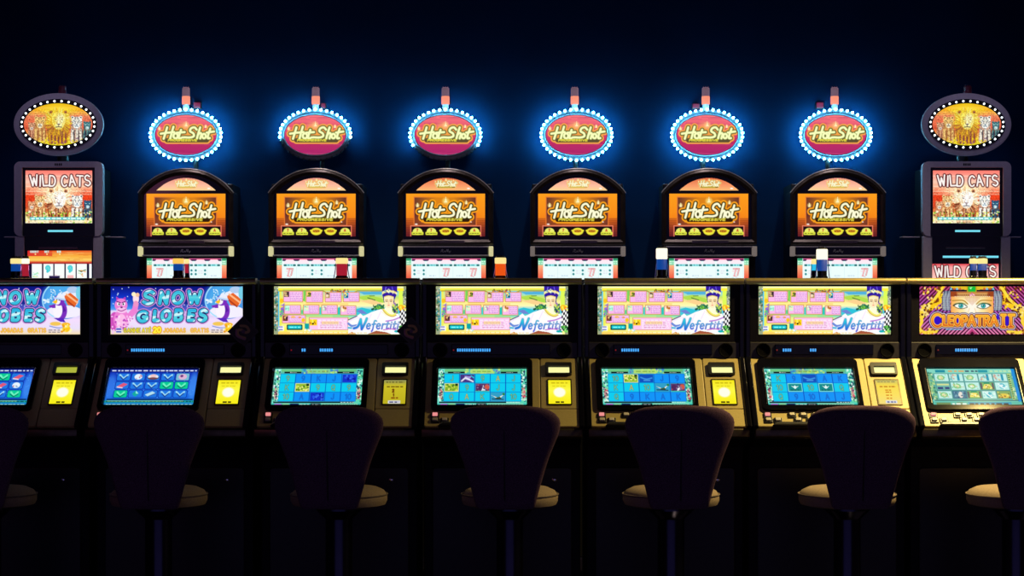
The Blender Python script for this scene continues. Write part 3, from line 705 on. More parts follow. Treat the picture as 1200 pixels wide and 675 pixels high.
def art_snow():                     # 65..1095 x 68..445
    s = Art(65, 1095, 68, 445, 340, 126)
    s.grad([(68, (10, 18, 120)), (150, (16, 52, 200)), (240, (70, 150, 245)), (275, (205, 205, 250)), (330, (246, 222, 255)), (400, (235, 225, 250)), (445, (250, 225, 180))])
    s.ellipse(560, 180, 260, 90, (10, 20, 110), a=.7, soft=90)
    s.poly([(225, 270), (300, 200), (420, 260), (600, 190), (760, 250), (840, 262), (840, 300), (225, 300)], (110, 90, 220), a=.5)
    s.poly([(65, 258), (250, 250), (420, 262), (1095, 268), (1095, 300), (65, 300)], (240, 222, 255), a=.8)
    for _ in range(46): s.ellipse(RNG.uniform(70, 820), RNG.uniform(72, 245), 4, 4, (215, 235, 255))
    # snow globe with cap
    s.ellipse(975, 175, 172, 150, (60, 130, 225)); s.ellipse(960, 160, 150, 125, (80, 180, 240), a=.8, soft=60); s.ellipse(975, 268, 140, 50, (245, 240, 255))
    for _ in range(30): s.ellipse(RNG.uniform(830, 960), RNG.uniform(85, 200), 5, 5, (225, 245, 255))
    s.line(arc(975, 175, 172, 150, 120, 330, 30), 5, (160, 225, 255))
    s.poly([(955, 120), (1010, 95), (1095, 80), (1095, 150), (1070, 215), (1010, 190)], (235, 240, 255)); s.poly([(970, 145), (1020, 118), (1085, 170), (1060, 225), (1000, 215)], (235, 105, 40)); s.line([(990, 130), (1075, 195)], 7, (255, 190, 140)); s.line([(975, 165), (1050, 226)], 6, (180, 60, 30))
    s.ellipse(1040, 95, 46, 26, (180, 205, 240)); s.ellipse(1085, 120, 22, 50, (120, 210, 235))
    # plain penguin
    P = (124, 46, 190)
    s.ellipse(945, 258, 50, 78, P); s.ellipse(922, 255, 36, 62, (252, 246, 255)); s.poly([(905, 205), (850, 220), (835, 195), (860, 235), (905, 240)], P); s.poly([(965, 215), (985, 260), (960, 275)], (90, 30, 160))
    s.ellipse(932, 178, 42, 42, P); s.ellipse(918, 185, 24, 26, (250, 245, 255)); s.ellipse(914, 172, 6, 8, (30, 20, 60)); s.ellipse(934, 172, 6, 8, (30, 20, 60)); s.poly([(880, 190), (912, 172), (922, 190), (905, 206)], (255, 200, 30))
    s.poly([(905, 160), (930, 122), (970, 130), (980, 172)], (235, 240, 255)); s.line([(900, 160), (978, 172)], 7, (190, 215, 250)); s.poly([(890, 318), (940, 345), (985, 352), (965, 318)], (90, 40, 190))
    s.ellipse(905, 362, 44, 16, (245, 200, 90)); s.ellipse(985, 368, 34, 16, (255, 190, 40)); s.line(cr([(860, 380), (930, 395), (1010, 385)], 5), 4, (130, 150, 220))
    s.line([(815, 175), (850, 190)], 9, (230, 245, 255)); s.line([(820, 200), (845, 170)], 6, (200, 235, 255))
    # plain pink furry figure
    K, K2 = (240, 130, 215), (190, 60, 190)
    s.ellipse(95, 345, 40, 75, (210, 80, 190)); s.ellipse(150, 330, 62, 80, K); s.ellipse(150, 345, 36, 60, (255, 190, 235)); s.poly([(190, 290), (235, 240), (245, 190), (285, 200), (270, 270), (215, 330)], K)
    s.poly([(108, 175), (110, 148), (135, 165), (160, 165), (180, 148), (182, 180)], K2); s.ellipse(146, 215, 50, 52, K); s.ellipse(152, 255, 42, 24, (250, 195, 240)); s.ellipse(128, 205, 13, 16, (255, 250, 255)); s.ellipse(165, 205, 13, 16, (255, 250, 255)); s.ellipse(131, 208, 6, 8, (40, 20, 70)); s.ellipse(163, 208, 6, 8, (40, 20, 70))
    s.line([(112, 186), (140, 196)], 4, (110, 30, 120)); s.line([(180, 186), (156, 196)], 4, (110, 30, 120)); s.ellipse(150, 233, 9, 6, (90, 20, 100)); s.line(cr([(120, 252), (150, 262), (185, 246)], 4), 3, (150, 40, 140))
    s.ellipse(262, 165, 24, 40, (255, 225, 235)); s.ellipse(245, 130, 17, 17, (255, 245, 200)); s.ellipse(275, 135, 15, 17, (250, 200, 160)); s.ellipse(262, 205, 20, 24, (240, 150, 200))
    s.speck(70, 240, 300, 440, [(250, 200, 245), (190, 70, 190), (255, 225, 250)], 60, 4, 10)
    # bubble letters
    fill = lambda X, Y: np.where(((np.sin(X * .045 + Y * .11) + np.sin(X * .021 - Y * .06)) > .95)[..., None], np.array([205., 246., 252.]), np.stack([np.interp((Y * 1.0) % 160, [0, 80, 160], [70, 30, 90]), np.interp((Y * 1.0) % 160, [0, 80, 160], [205, 170, 215]), 0 * X + 225], -1))
    lay = [(27, (196, 92, 205)), (23.5, (240, 215, 255)), (20.5, (14, 14, 92)), (13.5, (130, 225, 245)), (12, fill)]
    s.write('S', 318, 108, 96, lay, w=.85, slant=.14); s.write('N', 448, 114, 88, lay, w=.62, slant=.16); s.write('O', 550, 116, 84, lay, w=.84, slant=.1); s.write('W', 672, 108, 90, lay, w=.84, slant=.05)
    for ch, x, y, h, w in (('G', 275, 268, 74, .92), ('L', 402, 262, 74, .6), ('O', 462, 258, 78, .8), ('B', 568, 254, 80, .62), ('E', 672, 258, 76, .62), ('S', 752, 254, 84, .72)): s.write(ch, x, y, h, lay, w=w, slant=.12)
    # the offer
    s.rect(105, 150, 392, 436, (235, 225, 245)); s.rect(108, 148, 398, 410, (40, 60, 190)); s.rect(108, 148, 420, 430, (70, 80, 180))
    y2 = (250, 235, 60)
    s.write('GANHE', 168, 398, 30, [(6, (90, 70, 40)), (3.4, y2)], w=.62, gap=.3); s.write('AT\u00c9', 312, 398, 30, [(6, (120, 95, 50)), (3.4, y2)], w=.55, gap=.3)
    s.write('20', 400, 390, 40, [(12, (230, 120, 10)), (7, (255, 240, 60))], w=.62, gap=.25)
    s.write('JOGADAS', 478, 398, 30, [(5.2, (225, 120, 30)), (3.0, (252, 214, 70))], w=.58, gap=.3); s.write('GRATIS', 690, 398, 30, [(5.2, (225, 120, 30)), (3.0, (252, 214, 70))], w=.62, gap=.3)
    s.ellipse(990, 400, 30, 28, (255, 200, 30)); s.speck(950, 1030, 375, 430, [(255, 230, 80), (240, 160, 20), (255, 250, 190)], 14, 6, 12); s.marks(850, 940, 404, 436, 2, (120, 110, 120), 8, a=.8)
    return s

def art_eyes():                     # 75..1465 x 97..605
    s = Art(75, 1465, 97, 605, 320, 118)
    X, Y = s.X, s.Y
    d = np.where(X < 628, X + Y, X - Y + 2000)
    ph = (d % 42) / 42
    s.C = np.where((ph < .5)[..., None], np.array([70., 8., 40.]), np.stack([np.interp(Y, [97, 330, 605], [190, 170, 235]), np.interp(Y, [97, 330, 605], [70, 80, 130]), np.interp(Y, [97, 330, 605], [120, 190, 175])], -1))
    s.poly([(570, 605), (628, 545), (690, 605)], (190, 60, 120)); s.poly([(595, 605), (628, 572), (660, 605)], (70, 8, 40))
    for sg in (-1, 1):
        c = lambda x: 628 + sg * x
        s.line(cr([(c(330), 97), (c(345), 180), (c(380), 260), (c(450), 330), (c(510), 400)], 6), 30, (120, 60, 30)); 
        pts = cr([(c(300), 97), (c(350), 180), (c(330), 260), (c(420), 300), (c(500), 350), (c(440), 330), (c(375), 300)], 6)
        s.line(pts, 15, (255, 205, 30)); s.line(cr([(c(320), 120), (c(400), 240), (c(500), 330), (c(520), 420)], 6), 15, (255, 225, 70))
        s.speck(min(c(290), c(520)), max(c(290), c(520)), 100, 340, [(255, 235, 120), (240, 160, 20), (120, 60, 10), (255, 215, 40)], 46, 6, 15)
        s.line(cr([(c(500), 300), (c(540), 380), (c(530), 470), (c(560), 540), (c(500), 585), (c(380), 575)], 6), 17, (255, 215, 60)); s.speck(min(c(440), c(560)), max(c(440), c(560)), 300, 420, [(240, 200, 110), (90, 40, 30), (255, 235, 150)], 30, 6, 13)
        s.speck(min(c(360), c(560)), max(c(360), c(560)), 540, 600, [(255, 225, 80), (230, 150, 20), (140, 70, 20)], 26, 6, 15)
        for k in range(5): # braids
            x = 228 + k * 17
            s.line(cr([(c(x - 6), 150), (c(x + 14), 240), (c(x + 6), 350)], 5), 8, (130, 150, 165) if k % 2 else (70, 80, 110))
            for y in range(160, 350, 16): s.ellipse(c(x + 8), y, 5, 5, (220, 225, 225))
    sk = lambda X, Y: np.stack([0 * X + 255, np.interp(np.abs(X - 628), [0, 120, 230], [246, 228, 170]), np.interp(np.abs(X - 628), [0, 130, 230], [205, 150, 80])], -1)
    s.rect(405, 852, 140, 400, sk)
    s.ellipse(628, 322, 75, 60, (255, 250, 235), a=.9, soft=50)
    s.rect(400, 856, 150, 205, (160, 70, 30)); s.rect(470, 790, 160, 215, (235, 190, 110), a=.75, soft=25)
    s.rect(395, 860, 97, 150, (24, 26, 60)); s.poly([(395, 97), (860, 97), (840, 118), (628, 140), (420, 118)], (230, 190, 40))
    for sg in (-1, 1):
        for k in range(4): s.poly([(628 + sg * (110 + k * 32), 136), (628 + sg * (126 + k * 32), 104), (628 + sg * (142 + k * 32), 136)], (120, 190, 230) if k % 2 else (210, 90, 60))
        s.line([(628 + sg * 40, 140), (628 + sg * 220, 138)], 5, (10, 10, 30))
    s.rect(572, 676, 97, 160, (190, 160, 30), r=8); s.rect(585, 665, 97, 153, (20, 190, 60), r=5); s.poly([(600, 112), (630, 103), (615, 130)], (170, 255, 170))
    for k in range(19): s.ellipse(450 + k * 20, 190, 6, 6, (90, 40, 40)); s.ellipse(450 + k * 20, 205, 5, 5, (255, 240, 210))
    for k in range(13):
        for j in range(8 - abs(k - 6)): s.ellipse(556 + k * 12, 216 + j * 11, 3.6, 3.6, (215, 140, 120))
    s.speck(600, 655, 170, 200, [(220, 110, 170), (255, 200, 220)], 12, 5, 9)
    for sg in (-1, 1):
        ex = 628 + sg * 118
        s.line(cr([(ex - sg * 72, 284), (ex - sg * 20, 246), (ex + sg * 88, 248)], 6), 6, (190, 140, 50)); s.line(cr([(ex - sg * 60, 310), (ex - sg * 10, 278), (ex + sg * 50, 284), (ex + sg * 78, 300)], 6), 8, (60, 70, 60))
        s.ellipse(ex + sg * 4, 282, 56, 12, (120, 160, 90), a=.55, soft=10)
        s.poly(cr([(ex - sg * 66, 316), (ex - sg * 20, 286), (ex + sg * 40, 288), (ex + sg * 66, 304)], 5) + cr([(ex + sg * 66, 304), (ex + sg * 30, 326), (ex - sg * 20, 330), (ex - sg * 66, 316)], 5), (250, 255, 245))
        s.ellipse(ex, 304, 26, 24, (20, 130, 140)); s.ellipse(ex, 306, 18, 17, (60, 190, 185)); s.ellipse(ex, 303, 8, 8, (10, 30, 40)); s.ellipse(ex - 8, 296, 5, 5, (255, 255, 255))
        s.line(cr([(ex - sg * 68, 318), (ex - sg * 20, 332), (ex + sg * 34, 328), (ex + sg * 80, 300)], 6), 3.5, (100, 80, 50))
    s.line([(600, 330), (585, 375)], 4, (250, 215, 160)); s.line([(656, 330), (671, 375)], 4, (250, 215, 160))
    # title
    og = lambda X, Y: np.stack([np.interp(Y, [360, 450, 540], [255, 245, 200]), np.interp(Y, [360, 440, 540], [205, 150, 60]), np.interp(Y, [360, 540], [40, 30])], -1)
    lay = [(38, (24, 30, 110)), (31, (255, 250, 240)), (25, (120, 20, 40)), (20, (255, 200, 70)), (12, og)]
    G = lambda t, w, x, y, h: [[(x + gx * w * h, y + gy * h) for gx, gy in l] for l in GLYPH[t][0]]
    LN = G('C', .85, 205, 395, 125); x = 328
    for ch, w, a in (('L', .48, 0), ('E', .52, 0), ('O', .62, 0), ('P', .56, 0), ('A', .7, 1), ('T', .66, 0), ('R', .56, 0), ('A', .7, 1)):
        LN += G(ch, w, x, 412, 96); x += GLYPH[ch][1] * w * 96 + 18.5
    LN += [[(938, 400), (978, 400)], [(1016, 400), (1072, 400)], [(958, 400), (958, 525)], [(1036, 400), (1036, 525)], [(942, 525), (974, 525)], [(1018, 525), (1054, 525)]]
    D, sl = s.field(LN, 44)
    for r, c in lay[:3]: s.put(0.5 + (r - D) / s.px, c, sl)
    for cx, cy, rx, ry in ((262, 460, 45, 52), (485, 462, 20, 30), (997, 462, 20, 56), (900, 420, 15, 30), (695, 470, 12, 36)): s.ellipse(cx, cy, rx, ry, (50, 14, 200))
    for r, c in lay[3:]: s.put(0.5 + (r - 4 - D) / s.px, c, sl)
    s.rect(350, 530, 549, 558, (120, 200, 235))
    return s

def art_reel_screen(cells, dim):    # 135..1075 x 130..530 ; the queen game on the deck screens
    s = Art(135, 1075, 130, 530, 226, 98, (70, 205, 200))
    s.grad([(135, (120, 230, 210)), (1075, (90, 215, 180))], axis='x')
    for xa, xb in ((138, 196), (1018, 1073)):
        s.speck(xa, xb, 140, 480, [(40, 150, 110), (210, 250, 235), (20, 110, 120), (120, 220, 150), (240, 255, 250), (30, 60, 90)], 90, 5, 13)
        s.ellipse((xa + xb) / 2, 395, 18, 62, (200, 190, 170)); s.speck(xa + 14, xb - 12, 330, 450, [(120, 40, 90), (30, 40, 60), (220, 90, 110)], 14, 5, 10)
    s.rect(200, 1010, 130, 182, (90, 190, 170)); s.rect(200, 420, 134, 160, (110, 200, 130)); s.rect(800, 1000, 134, 160, (100, 190, 120)); s.speck(420, 800, 132, 180, [(60, 130, 200), (170, 225, 110), (60, 190, 190), (90, 120, 200), (200, 235, 130)], 46, 7, 16)
    s.rect(475, 720, 134, 180, (190, 228, 110), r=12, a=.85 if not dim else .5); s.marks(500, 700, 146, 170, 1, (120, 160, 60), 14, a=.6)
    for xa in (235, 800): s.rect(xa, xa + 180, 160, 178, (10, 24, 30)); s.marks(xa + 60, xa + 130, 164, 174, 1, (200, 220, 200), 6)
    if dim: s.write('9', 300, 162, 10, [(2, (230, 230, 230))])
    s.rect(196, 1018, 182, 480, (10, 80, 190))
    xs = (200, 364, 529, 692, 857); w = 156; ys = (186, 284, 382); h = 94
    for r in range(3):
        for c in range(5):
            k = cells[r][c]; x, y = xs[c], ys[r]; dm = k.startswith('-'); k = k.lstrip('-')
            bg = (16, 148, 248) if dm else (14, 206, 240)
            s.rect(x, x + w, y, y + h, bg)
            cx, cy = x + w / 2, y + h / 2
            if k == 'g': s.rect(x + 2, x + w - 2, y + 2, y + h - 2, (240, 240, 170)); s.rect(x + 8, x + w - 8, y + 8, y + h - 8, (150, 190, 50)); s.speck(x + 14, x + w - 14, y + 14, y + h - 14, [(60, 110, 30), (220, 230, 90), (250, 240, 150), (110, 160, 50)], 26, 5, 13); s.rect(x + w - 38, x + w - 10, y + 6, y + 30, (30, 50, 20))
            elif k == 'p': s.rect(x + 4, x + w - 4, y + 4, y + h - 4, (70, 50, 130)); s.poly([(x + 50, y + 20), (x + 120, y + 26), (x + 100, y + 70), (x + 60, y + 60)], (170, 150, 220)); s.line([(x + 20, y + 75), (x + 60, y + 40), (x + 140, y + 80)], 8, (230, 235, 250)); s.line([(x + 120, y + 20), (x + 148, y + 40)], 6, (40, 190, 220))
            elif k == 'r': s.rect(x + 4, x + w - 4, y + 4, y + h - 4, (90, 60, 110)); s.ellipse(cx - 40, cy, 28, 30, (80, 40, 90)); s.ellipse(cx + 48, cy - 6, 26, 28, (210, 90, 70)); s.poly([(cx - 10, cy + 35), (cx + 8, cy - 25), (cx + 30, cy + 30)], (240, 245, 250)); s.speck(x + 10, x + w - 10, y + 10, y + h - 10, [(190, 60, 60), (60, 40, 90), (140, 110, 150)], 14, 5, 10); s.rect(x, x + w, y + h - 10, y + h, (60, 210, 190))
            elif k == 'b': s.rect(x + 2, x + w - 2, y + 2, y + h - 2, (50, 160, 200)); s.poly([(x + 10, cy - 15), (cx, cy + 10), (x + w - 10, cy - 25), (cx + 10, cy + 28)], (235, 240, 225)); s.poly([(cx - 30, cy + 14), (cx + 20, cy), (cx + 40, cy + 20), (cx, cy + 32)], (60, 90, 50)); s.line([(x + 20, y + 72), (x + w - 20, y + 76)], 5, (20, 50, 90)); s.ellipse(x + w - 16, y + 20, 14, 12, (40, 130, 60))
            elif k == 'd': s.rect(x + 3, x + w - 3, y + 3, y + h - 3, (24, 50, 205)); s.speck(x + 14, x + w - 14, y + 16, y + h - 14, [(40, 90, 235), (12, 24, 150), (60, 120, 240)], 16, 6, 14)
            elif k == 'w': s.rect(x + 3, x + w - 3, y + 3, y + h - 3, (14, 80, 190)); s.line(cr([(x + 20, cy - 10), (cx, cy + 8), (x + w - 20, cy - 4)], 5), 7, (60, 150, 230)); s.line([(x + 50, cy + 22), (x + w - 40, cy + 22)], 4, (90, 180, 240))
            elif k == 'l': s.rect(x + 2, x + w - 2, y + 2, y + h - 2, (150, 240, 225)); s.rect(x + 9, x + w - 9, y + 9, y + h - 9, (10, 140, 140)); s.poly([(cx - 40, cy - 18), (cx, cy + 16), (cx + 40, cy - 18), (cx + 14, cy - 8), (cx, cy - 26), (cx - 14, cy - 8)], (225, 250, 250)); s.marks(x + 30, x + w - 30, cy + 18, cy + 36, 1, (20, 70, 70), 9)
            else:
                col, edge = ((235, 220, 110), (20, 110, 110)) if not dm else ((30, 120, 215), (10, 96, 205))
                hh = 54; ww = .62
                wd = sum(GLYPH[q][1] * ww * hh + .2 * hh for q in k) - .2 * hh
                s.write(k, cx - wd / 2, cy - hh / 2, hh, [(6.5, edge), (2.8, col if k == 'A' or dm else mix(bg, col, .6))], w=ww, gap=.2)
    s.rect(150, 1000 if dim else 860, 482, 496, (6, 14, 24)); s.marks(860, 1000, 484, 496, 1, (210, 235, 230), 7)
    s.rect(135, 1075, 500, 530, (60, 190, 175)); s.rect(165, 240, 504, 522, (190, 110, 220)); s.rect(330, 420, 502, 530, (20, 30, 90)); s.rect(250, 320, 502, 522, (140, 215, 160)); s.rect(545, 650, 500, 530, (20, 34, 50)); s.marks(560, 640, 506, 522, 1, (200, 220, 220), 9); s.marks(430, 540, 504, 524, 1, (230, 250, 250), 10); s.rect(660, 1040, 502, 524, (150, 225, 190)); s.marks(670, 1030, 506, 520, 1, (60, 120, 120), 7)
    return s

def art_snow_screen(v):             # 105..445 x 385..530 ; the snow game on the deck screens
    s = Art(0, 340, 0, 145, 226, 98, (16, 60, 190))
    s.grad([(0, (14, 40, 170)), (70, (30, 90, 225)), (145, (20, 110, 220))])
    for _ in range(120): s.ellipse(RNG.uniform(0, 340), RNG.uniform(12, 112), 1.6, 1.6, (90, 170, 245))
    s.rect(0, 340, 0, 13, (10, 24, 120)); s.marks(6, 334, 3, 11, 1, (230, 235, 255), 4.5); s.ellipse(12, 70, 18, 46, (60, 130, 235), a=.7, soft=10); s.ellipse(328, 66, 16, 50, (70, 150, 245), a=.7, soft=10)
    kinds = (('b', 'w', 'c', 'v', 'm'), ('k', 'v', 'v', 'g', 'g'), ('g', 'd', 'f', 'b', 'b')) if v else (('v', 'g', 'b', 'g', 'k'), ('c', 'b', 'v', 'k', 'w'), ('d', 'g', 'v', 'b', 'g'))
    for r in range(3):
        for c in range(5):
            x, y, k = 28 + c * 57, 16 + r * 33, kinds[r][c]
            s.rect(x, x + 54, y, y + 31, (10, 40, 150), r=6); s.rect(x + 2, x + 52, y + 2, y + 29, {'g': (10, 205, 150), 'm': (120, 190, 215)}.get(k, (34, 120, 228)), r=5)
            cx, cy = x + 27, y + 15
            if k in 'bv': s.line([(cx - 15, cy - 7), (cx, cy + 7), (cx + 15, cy - 7)], 3.4, (160, 225, 250)); s.line([(cx - 13, cy - 1), (cx, cy + 11), (cx + 13, cy - 1)], 2, (20, 60, 150))
            elif k == 'w': s.ellipse(cx, cy, 15, 11, (230, 245, 255)); s.speck(cx - 12, cx + 12, cy - 8, cy + 8, [(40, 100, 170), (190, 110, 140)], 6, 1.5, 3)
            elif k == 'c': s.ellipse(cx, cy + 3, 22, 9, (40, 60, 90)); s.ellipse(cx, cy, 20, 9, (235, 240, 245)); s.ellipse(cx, cy - 4, 12, 6, (240, 200, 200)); s.ellipse(cx, cy + 6, 18, 4, (120, 70, 80))
            elif k == 'g': s.line([(cx - 13, cy - 6), (cx, cy + 7), (cx + 13, cy - 6)], 3.4, (110, 245, 195)); s.line([(cx - 14, cy + 2), (cx, cy + 11), (cx + 14, cy + 2)], 2, (0, 120, 100))
            elif k == 'k': s.poly([(cx - 20, cy + 6), (cx + 4, cy - 9), (cx + 20, cy - 4), (cx, cy + 10)], (225, 90, 120)); s.line([(cx - 18, cy + 7), (cx + 2, cy + 10)], 2, (250, 220, 230))
            elif k == 'm': s.ellipse(cx, cy, 16, 11, (225, 180, 215)); s.ellipse(cx - 4, cy - 3, 6, 5, (110, 60, 130))
            elif k == 'd': s.poly([(cx, cy - 12), (cx + 13, cy), (cx, cy + 12), (cx - 13, cy)], (20, 170, 160)); s.poly([(cx, cy - 12), (cx + 13, cy), (cx, cy)], (150, 240, 230))
            else: s.poly([(cx - 20, cy + 4), (cx + 6, cy - 9), (cx + 20, cy - 2), (cx - 6, cy + 11)], (180, 225, 240)); s.line([(cx - 6, cy + 10), (cx + 20, cy - 1)], 1.5, (40, 90, 160))
    s.rect(6, 334, 117, 121, (6, 20, 30)); s.rect(0, 340, 123, 131, (30, 170, 150)); s.marks(4, 336, 124, 130, 1, (10, 60, 90), 3.6); s.rect(8, 300, 124, 126, (200, 230, 120), a=.8); s.rect(0, 340, 133, 145, (20, 130, 190)); s.marks(6, 334, 135, 143, 1, (170, 235, 245), 4)
    return s

def art_eyes_screen():              # pale green game on the right-hand deck screen
    s = Art(0, 340, 0, 145, 226, 98, (110, 205, 190))
    s.rect(0, 340, 0, 17, (130, 215, 195)); s.rect(34, 72, 4, 14, (20, 140, 160)); s.rect(200, 236, 4, 14, (20, 150, 165)); s.marks(84, 150, 4, 14, 1, (215, 170, 110), 6); s.marks(150, 198, 4, 14, 1, (60, 90, 110), 6); s.marks(245, 330, 4, 14, 1, (190, 230, 180), 6)
    for xa, xb in ((0, 24), (308, 340)):
        s.rect(xa, xb, 16, 120, (120, 190, 140)); s.speck(xa, xb, 16, 120, [(180, 215, 140), (60, 130, 110), (220, 235, 190), (90, 170, 160)], 50, 2, 5)
    s.rect(328, 340, 0, 130, (10, 140, 220)); s.rect(309, 318, 20, 120, (200, 220, 130)); s.marks(310, 317, 22, 118, 12, (50, 120, 90), 5)
    kinds = (('o', 'n', 'o', 'n', 'n'), ('s', 'o', 'o', 'f', 'p'), ('o', 'q', 'f', 'p', 'y'))
    for r in range(3):
        for c in range(5):
            x, y, k = 26 + c * 56.5, 18 + r * 33.5, kinds[r][c]
            s.rect(x, x + 55, y, y + 32, (30, 100, 110)); s.rect(x + 1.5, x + 53.5, y + 1.5, y + 30.5, {'q': (60, 120, 150), 'f': (120, 180, 110), 'y': (130, 170, 100), 's': (110, 180, 170)}.get(k, (190, 240, 232)))
            cx, cy = x + 27, y + 16
            if k == 'o': s.ellipse(cx - 3, cy, 15, 10, (130, 200, 130)); s.ellipse(cx - 3, cy, 9, 6, (225, 235, 180)); s.speck(x + 6, x + 48, y + 5, y + 27, [(120, 200, 150), (210, 190, 140), (225, 250, 245)], 12, 1.5, 3.5)
            elif k == 'n': s.rect(cx + 4, cx + 13, cy - 13, cy + 12, (20, 150, 180)); s.speck(x + 4, x + 30, y + 5, y + 27, [(200, 160, 150), (120, 190, 190), (230, 225, 180)], 14, 2, 4)
            elif k == 's': s.rect(x + 4, x + 50, cy - 9, cy - 3, (215, 225, 150)); s.marks(x + 5, x + 50, cy + 2, cy + 13, 1, (40, 60, 120), 8)
            elif k == 'f': s.poly([(cx - 20, cy + 9), (cx - 9, cy - 8), (cx + 9, cy - 8), (cx + 20, cy + 9)], (240, 225, 110)); s.rect(cx - 11, cx + 11, cy - 15, cy - 8, (20, 150, 110)); s.speck(cx - 14, cx + 14, cy - 4, cy + 10, [(170, 150, 60), (250, 245, 190)], 8, 2, 3.5); s.rect(x + 2, x + 8, y + 4, y + 28, (90, 70, 100)); s.rect(x + 46, x + 52, y + 4, y + 28, (90, 70, 100))
            elif k == 'p': s.ellipse(cx, cy, 12, 11, (60, 180, 200)); s.line([(cx - 12, cy - 8), (cx + 8, cy + 10)], 2.4, (235, 250, 250)); s.speck(x + 5, x + 49, y + 4, y + 28, [(140, 215, 220), (235, 250, 250)], 10, 2, 3.5)
            elif k == 'q': s.ellipse(cx + 4, cy, 9, 12, (235, 225, 215)); s.speck(x + 4, x + 50, y + 4, y + 28, [(40, 80, 120), (120, 170, 190)], 14, 2, 4)
            else: s.ellipse(cx, cy + 4, 20, 9, (225, 200, 80)); s.speck(x + 6, x + 48, y + 4, y + 28, [(150, 90, 50), (240, 225, 120), (90, 130, 70)], 14, 2, 4)
    s.rect(10, 330, 121, 124, (30, 70, 80)); s.rect(0, 340, 127, 145, (90, 190, 170)); s.rect(14, 68, 131, 142, (110, 140, 90)); s.rect(92, 116, 129, 143, (110, 160, 130)); s.marks(74, 128, 131, 142, 1, (235, 250, 240), 6); s.rect(135, 300, 129, 143, (40, 160, 190)); s.marks(140, 290, 132, 141, 1, (10, 30, 60), 6)
    return s

def art_card(kind):                 # yellow back-lit card on the deck; 0..90 x 0..94
    s = Art(0, 90, 0, 94, 64, 66, (252, 244, 40))
    if kind == 'lit':
        s.grad([(0, (245, 232, 30)), (40, (255, 250, 70)), (94, (250, 236, 20))])
        s.ellipse(45, 48, 24, 19, (255, 255, 235), soft=6); s.marks(12, 78, 6, 16, 1, (205, 185, 20), 5); s.marks(28, 62, 82, 91, 1, (60, 50, 10), 6); s.marks(16, 74, 20, 27, 1, (225, 210, 30), 4)
    elif kind == 'text':
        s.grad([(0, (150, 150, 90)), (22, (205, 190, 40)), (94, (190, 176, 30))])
        s.marks(8, 82, 4, 12, 1, (90, 84, 40), 4); s.marks(12, 78, 22, 30, 1, (90, 60, 10), 4); s.write('2', 36, 36, 11, [(2.4, (110, 60, 10))]); s.write('1', 40, 54, 9, [(2.2, (110, 60, 10))]); s.marks(32, 60, 66, 74, 1, (130, 60, 10), 5); s.rect(20, 70, 80, 92, (215, 215, 225)); s.marks(26, 64, 83, 90, 1, (70, 70, 110), 5)
    else:
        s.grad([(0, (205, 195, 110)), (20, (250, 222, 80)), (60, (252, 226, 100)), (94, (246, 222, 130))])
        s.marks(8, 82, 3, 10, 1, (150, 140, 90), 4); s.marks(14, 78, 22, 29, 1, (190, 100, 20), 4); 
        for y in (36, 44, 56, 68): s.marks(34, 58, y, y + 7, 1, (215, 120, 20), 4)
        s.rect(28, 74, 80, 91, (225, 225, 235)); s.marks(34, 68, 82, 90, 1, (90, 90, 130), 5)
    return s

def art_diamond():                  # dark printed card, unlit
    s = Art(0, 100, 0, 100, 60, 60, (26, 14, 22))
    s.line([(4, 4), (96, 4), (96, 96), (4, 96), (4, 4)], 2, (60, 40, 50))
    s.line(cr([(24, 40), (44, 24), (66, 30), (60, 46), (40, 50), (30, 66), (50, 78), (76, 66)], 6), 6, (168, 120, 80)); s.line(cr([(22, 66), (44, 84), (80, 70)], 6), 4, (150, 84, 120)); s.ellipse(50, 50, 9, 9, (90, 50, 90))
    return s
# ------------------------------------------------------------------ the room
def struct(name, bm, m, smooth=False):
    o = finish(name, bm, m, smooth=smooth); o['kind'] = 'structure'; return o
WALL_Y = YB + 0.36
b = bmesh.new(); box(b, -6, 6, -1.2, WALL_Y + .2, -0.1, 0); struct('floor', b, M['carpet'])
b = bmesh.new(); box(b, -6, 6, WALL_Y, WALL_Y + 0.15, 0, 3.7); struct('wall_back', b, M['wall'])  # wall brought close behind the oval signs, added to catch bulb halos
b = bmesh.new(); box(b, -6, 6, -1.2, WALL_Y + .2, 3.7, 3.8); struct('ceiling', b, M['ceil'])
b = bmesh.new(); box(b, -6.15, -6, -1.2, WALL_Y, 0, 3.7); struct('wall_left', b, M['ceil'])
b = bmesh.new(); box(b, 6, 6.15, -1.2, WALL_Y, 0, 3.7); struct('wall_right', b, M['ceil'])
b = bmesh.new(); box(b, -6, 6, WALL_Y - .015, WALL_Y, 0, 0.12, .004); struct('baseboard_back', b, M['black'])

# ------------------------------------------------------------------ front row
HW = 0.3725        # half width of a front cabinet
def rect_place(x0, x1, z0, z1, y):
    return lambda u, v, d: (x0 + (x1 - x0) * u, y + d, z1 + (z0 - z1) * v)
def deck_place(x0, x1, v0, v1, n):
    def f(u, v, d):
        x = x0 + (x1 - x0) * u; w = v0 + (v1 - v0) * v; k = n - d
        return (x, DO.y + DV.y * w + DN.y * k, DO.z + DV.z * w + DN.z * k)
    return f

MESH = {}
def once(key, maker, parent, loc=None):
    """first call builds the part, later calls copy it"""
    if key not in MESH:
        MESH[key] = maker(parent)
        if loc is not None: MESH[key].location = loc
        return MESH[key]
    return inst(MESH[key], parent, loc)

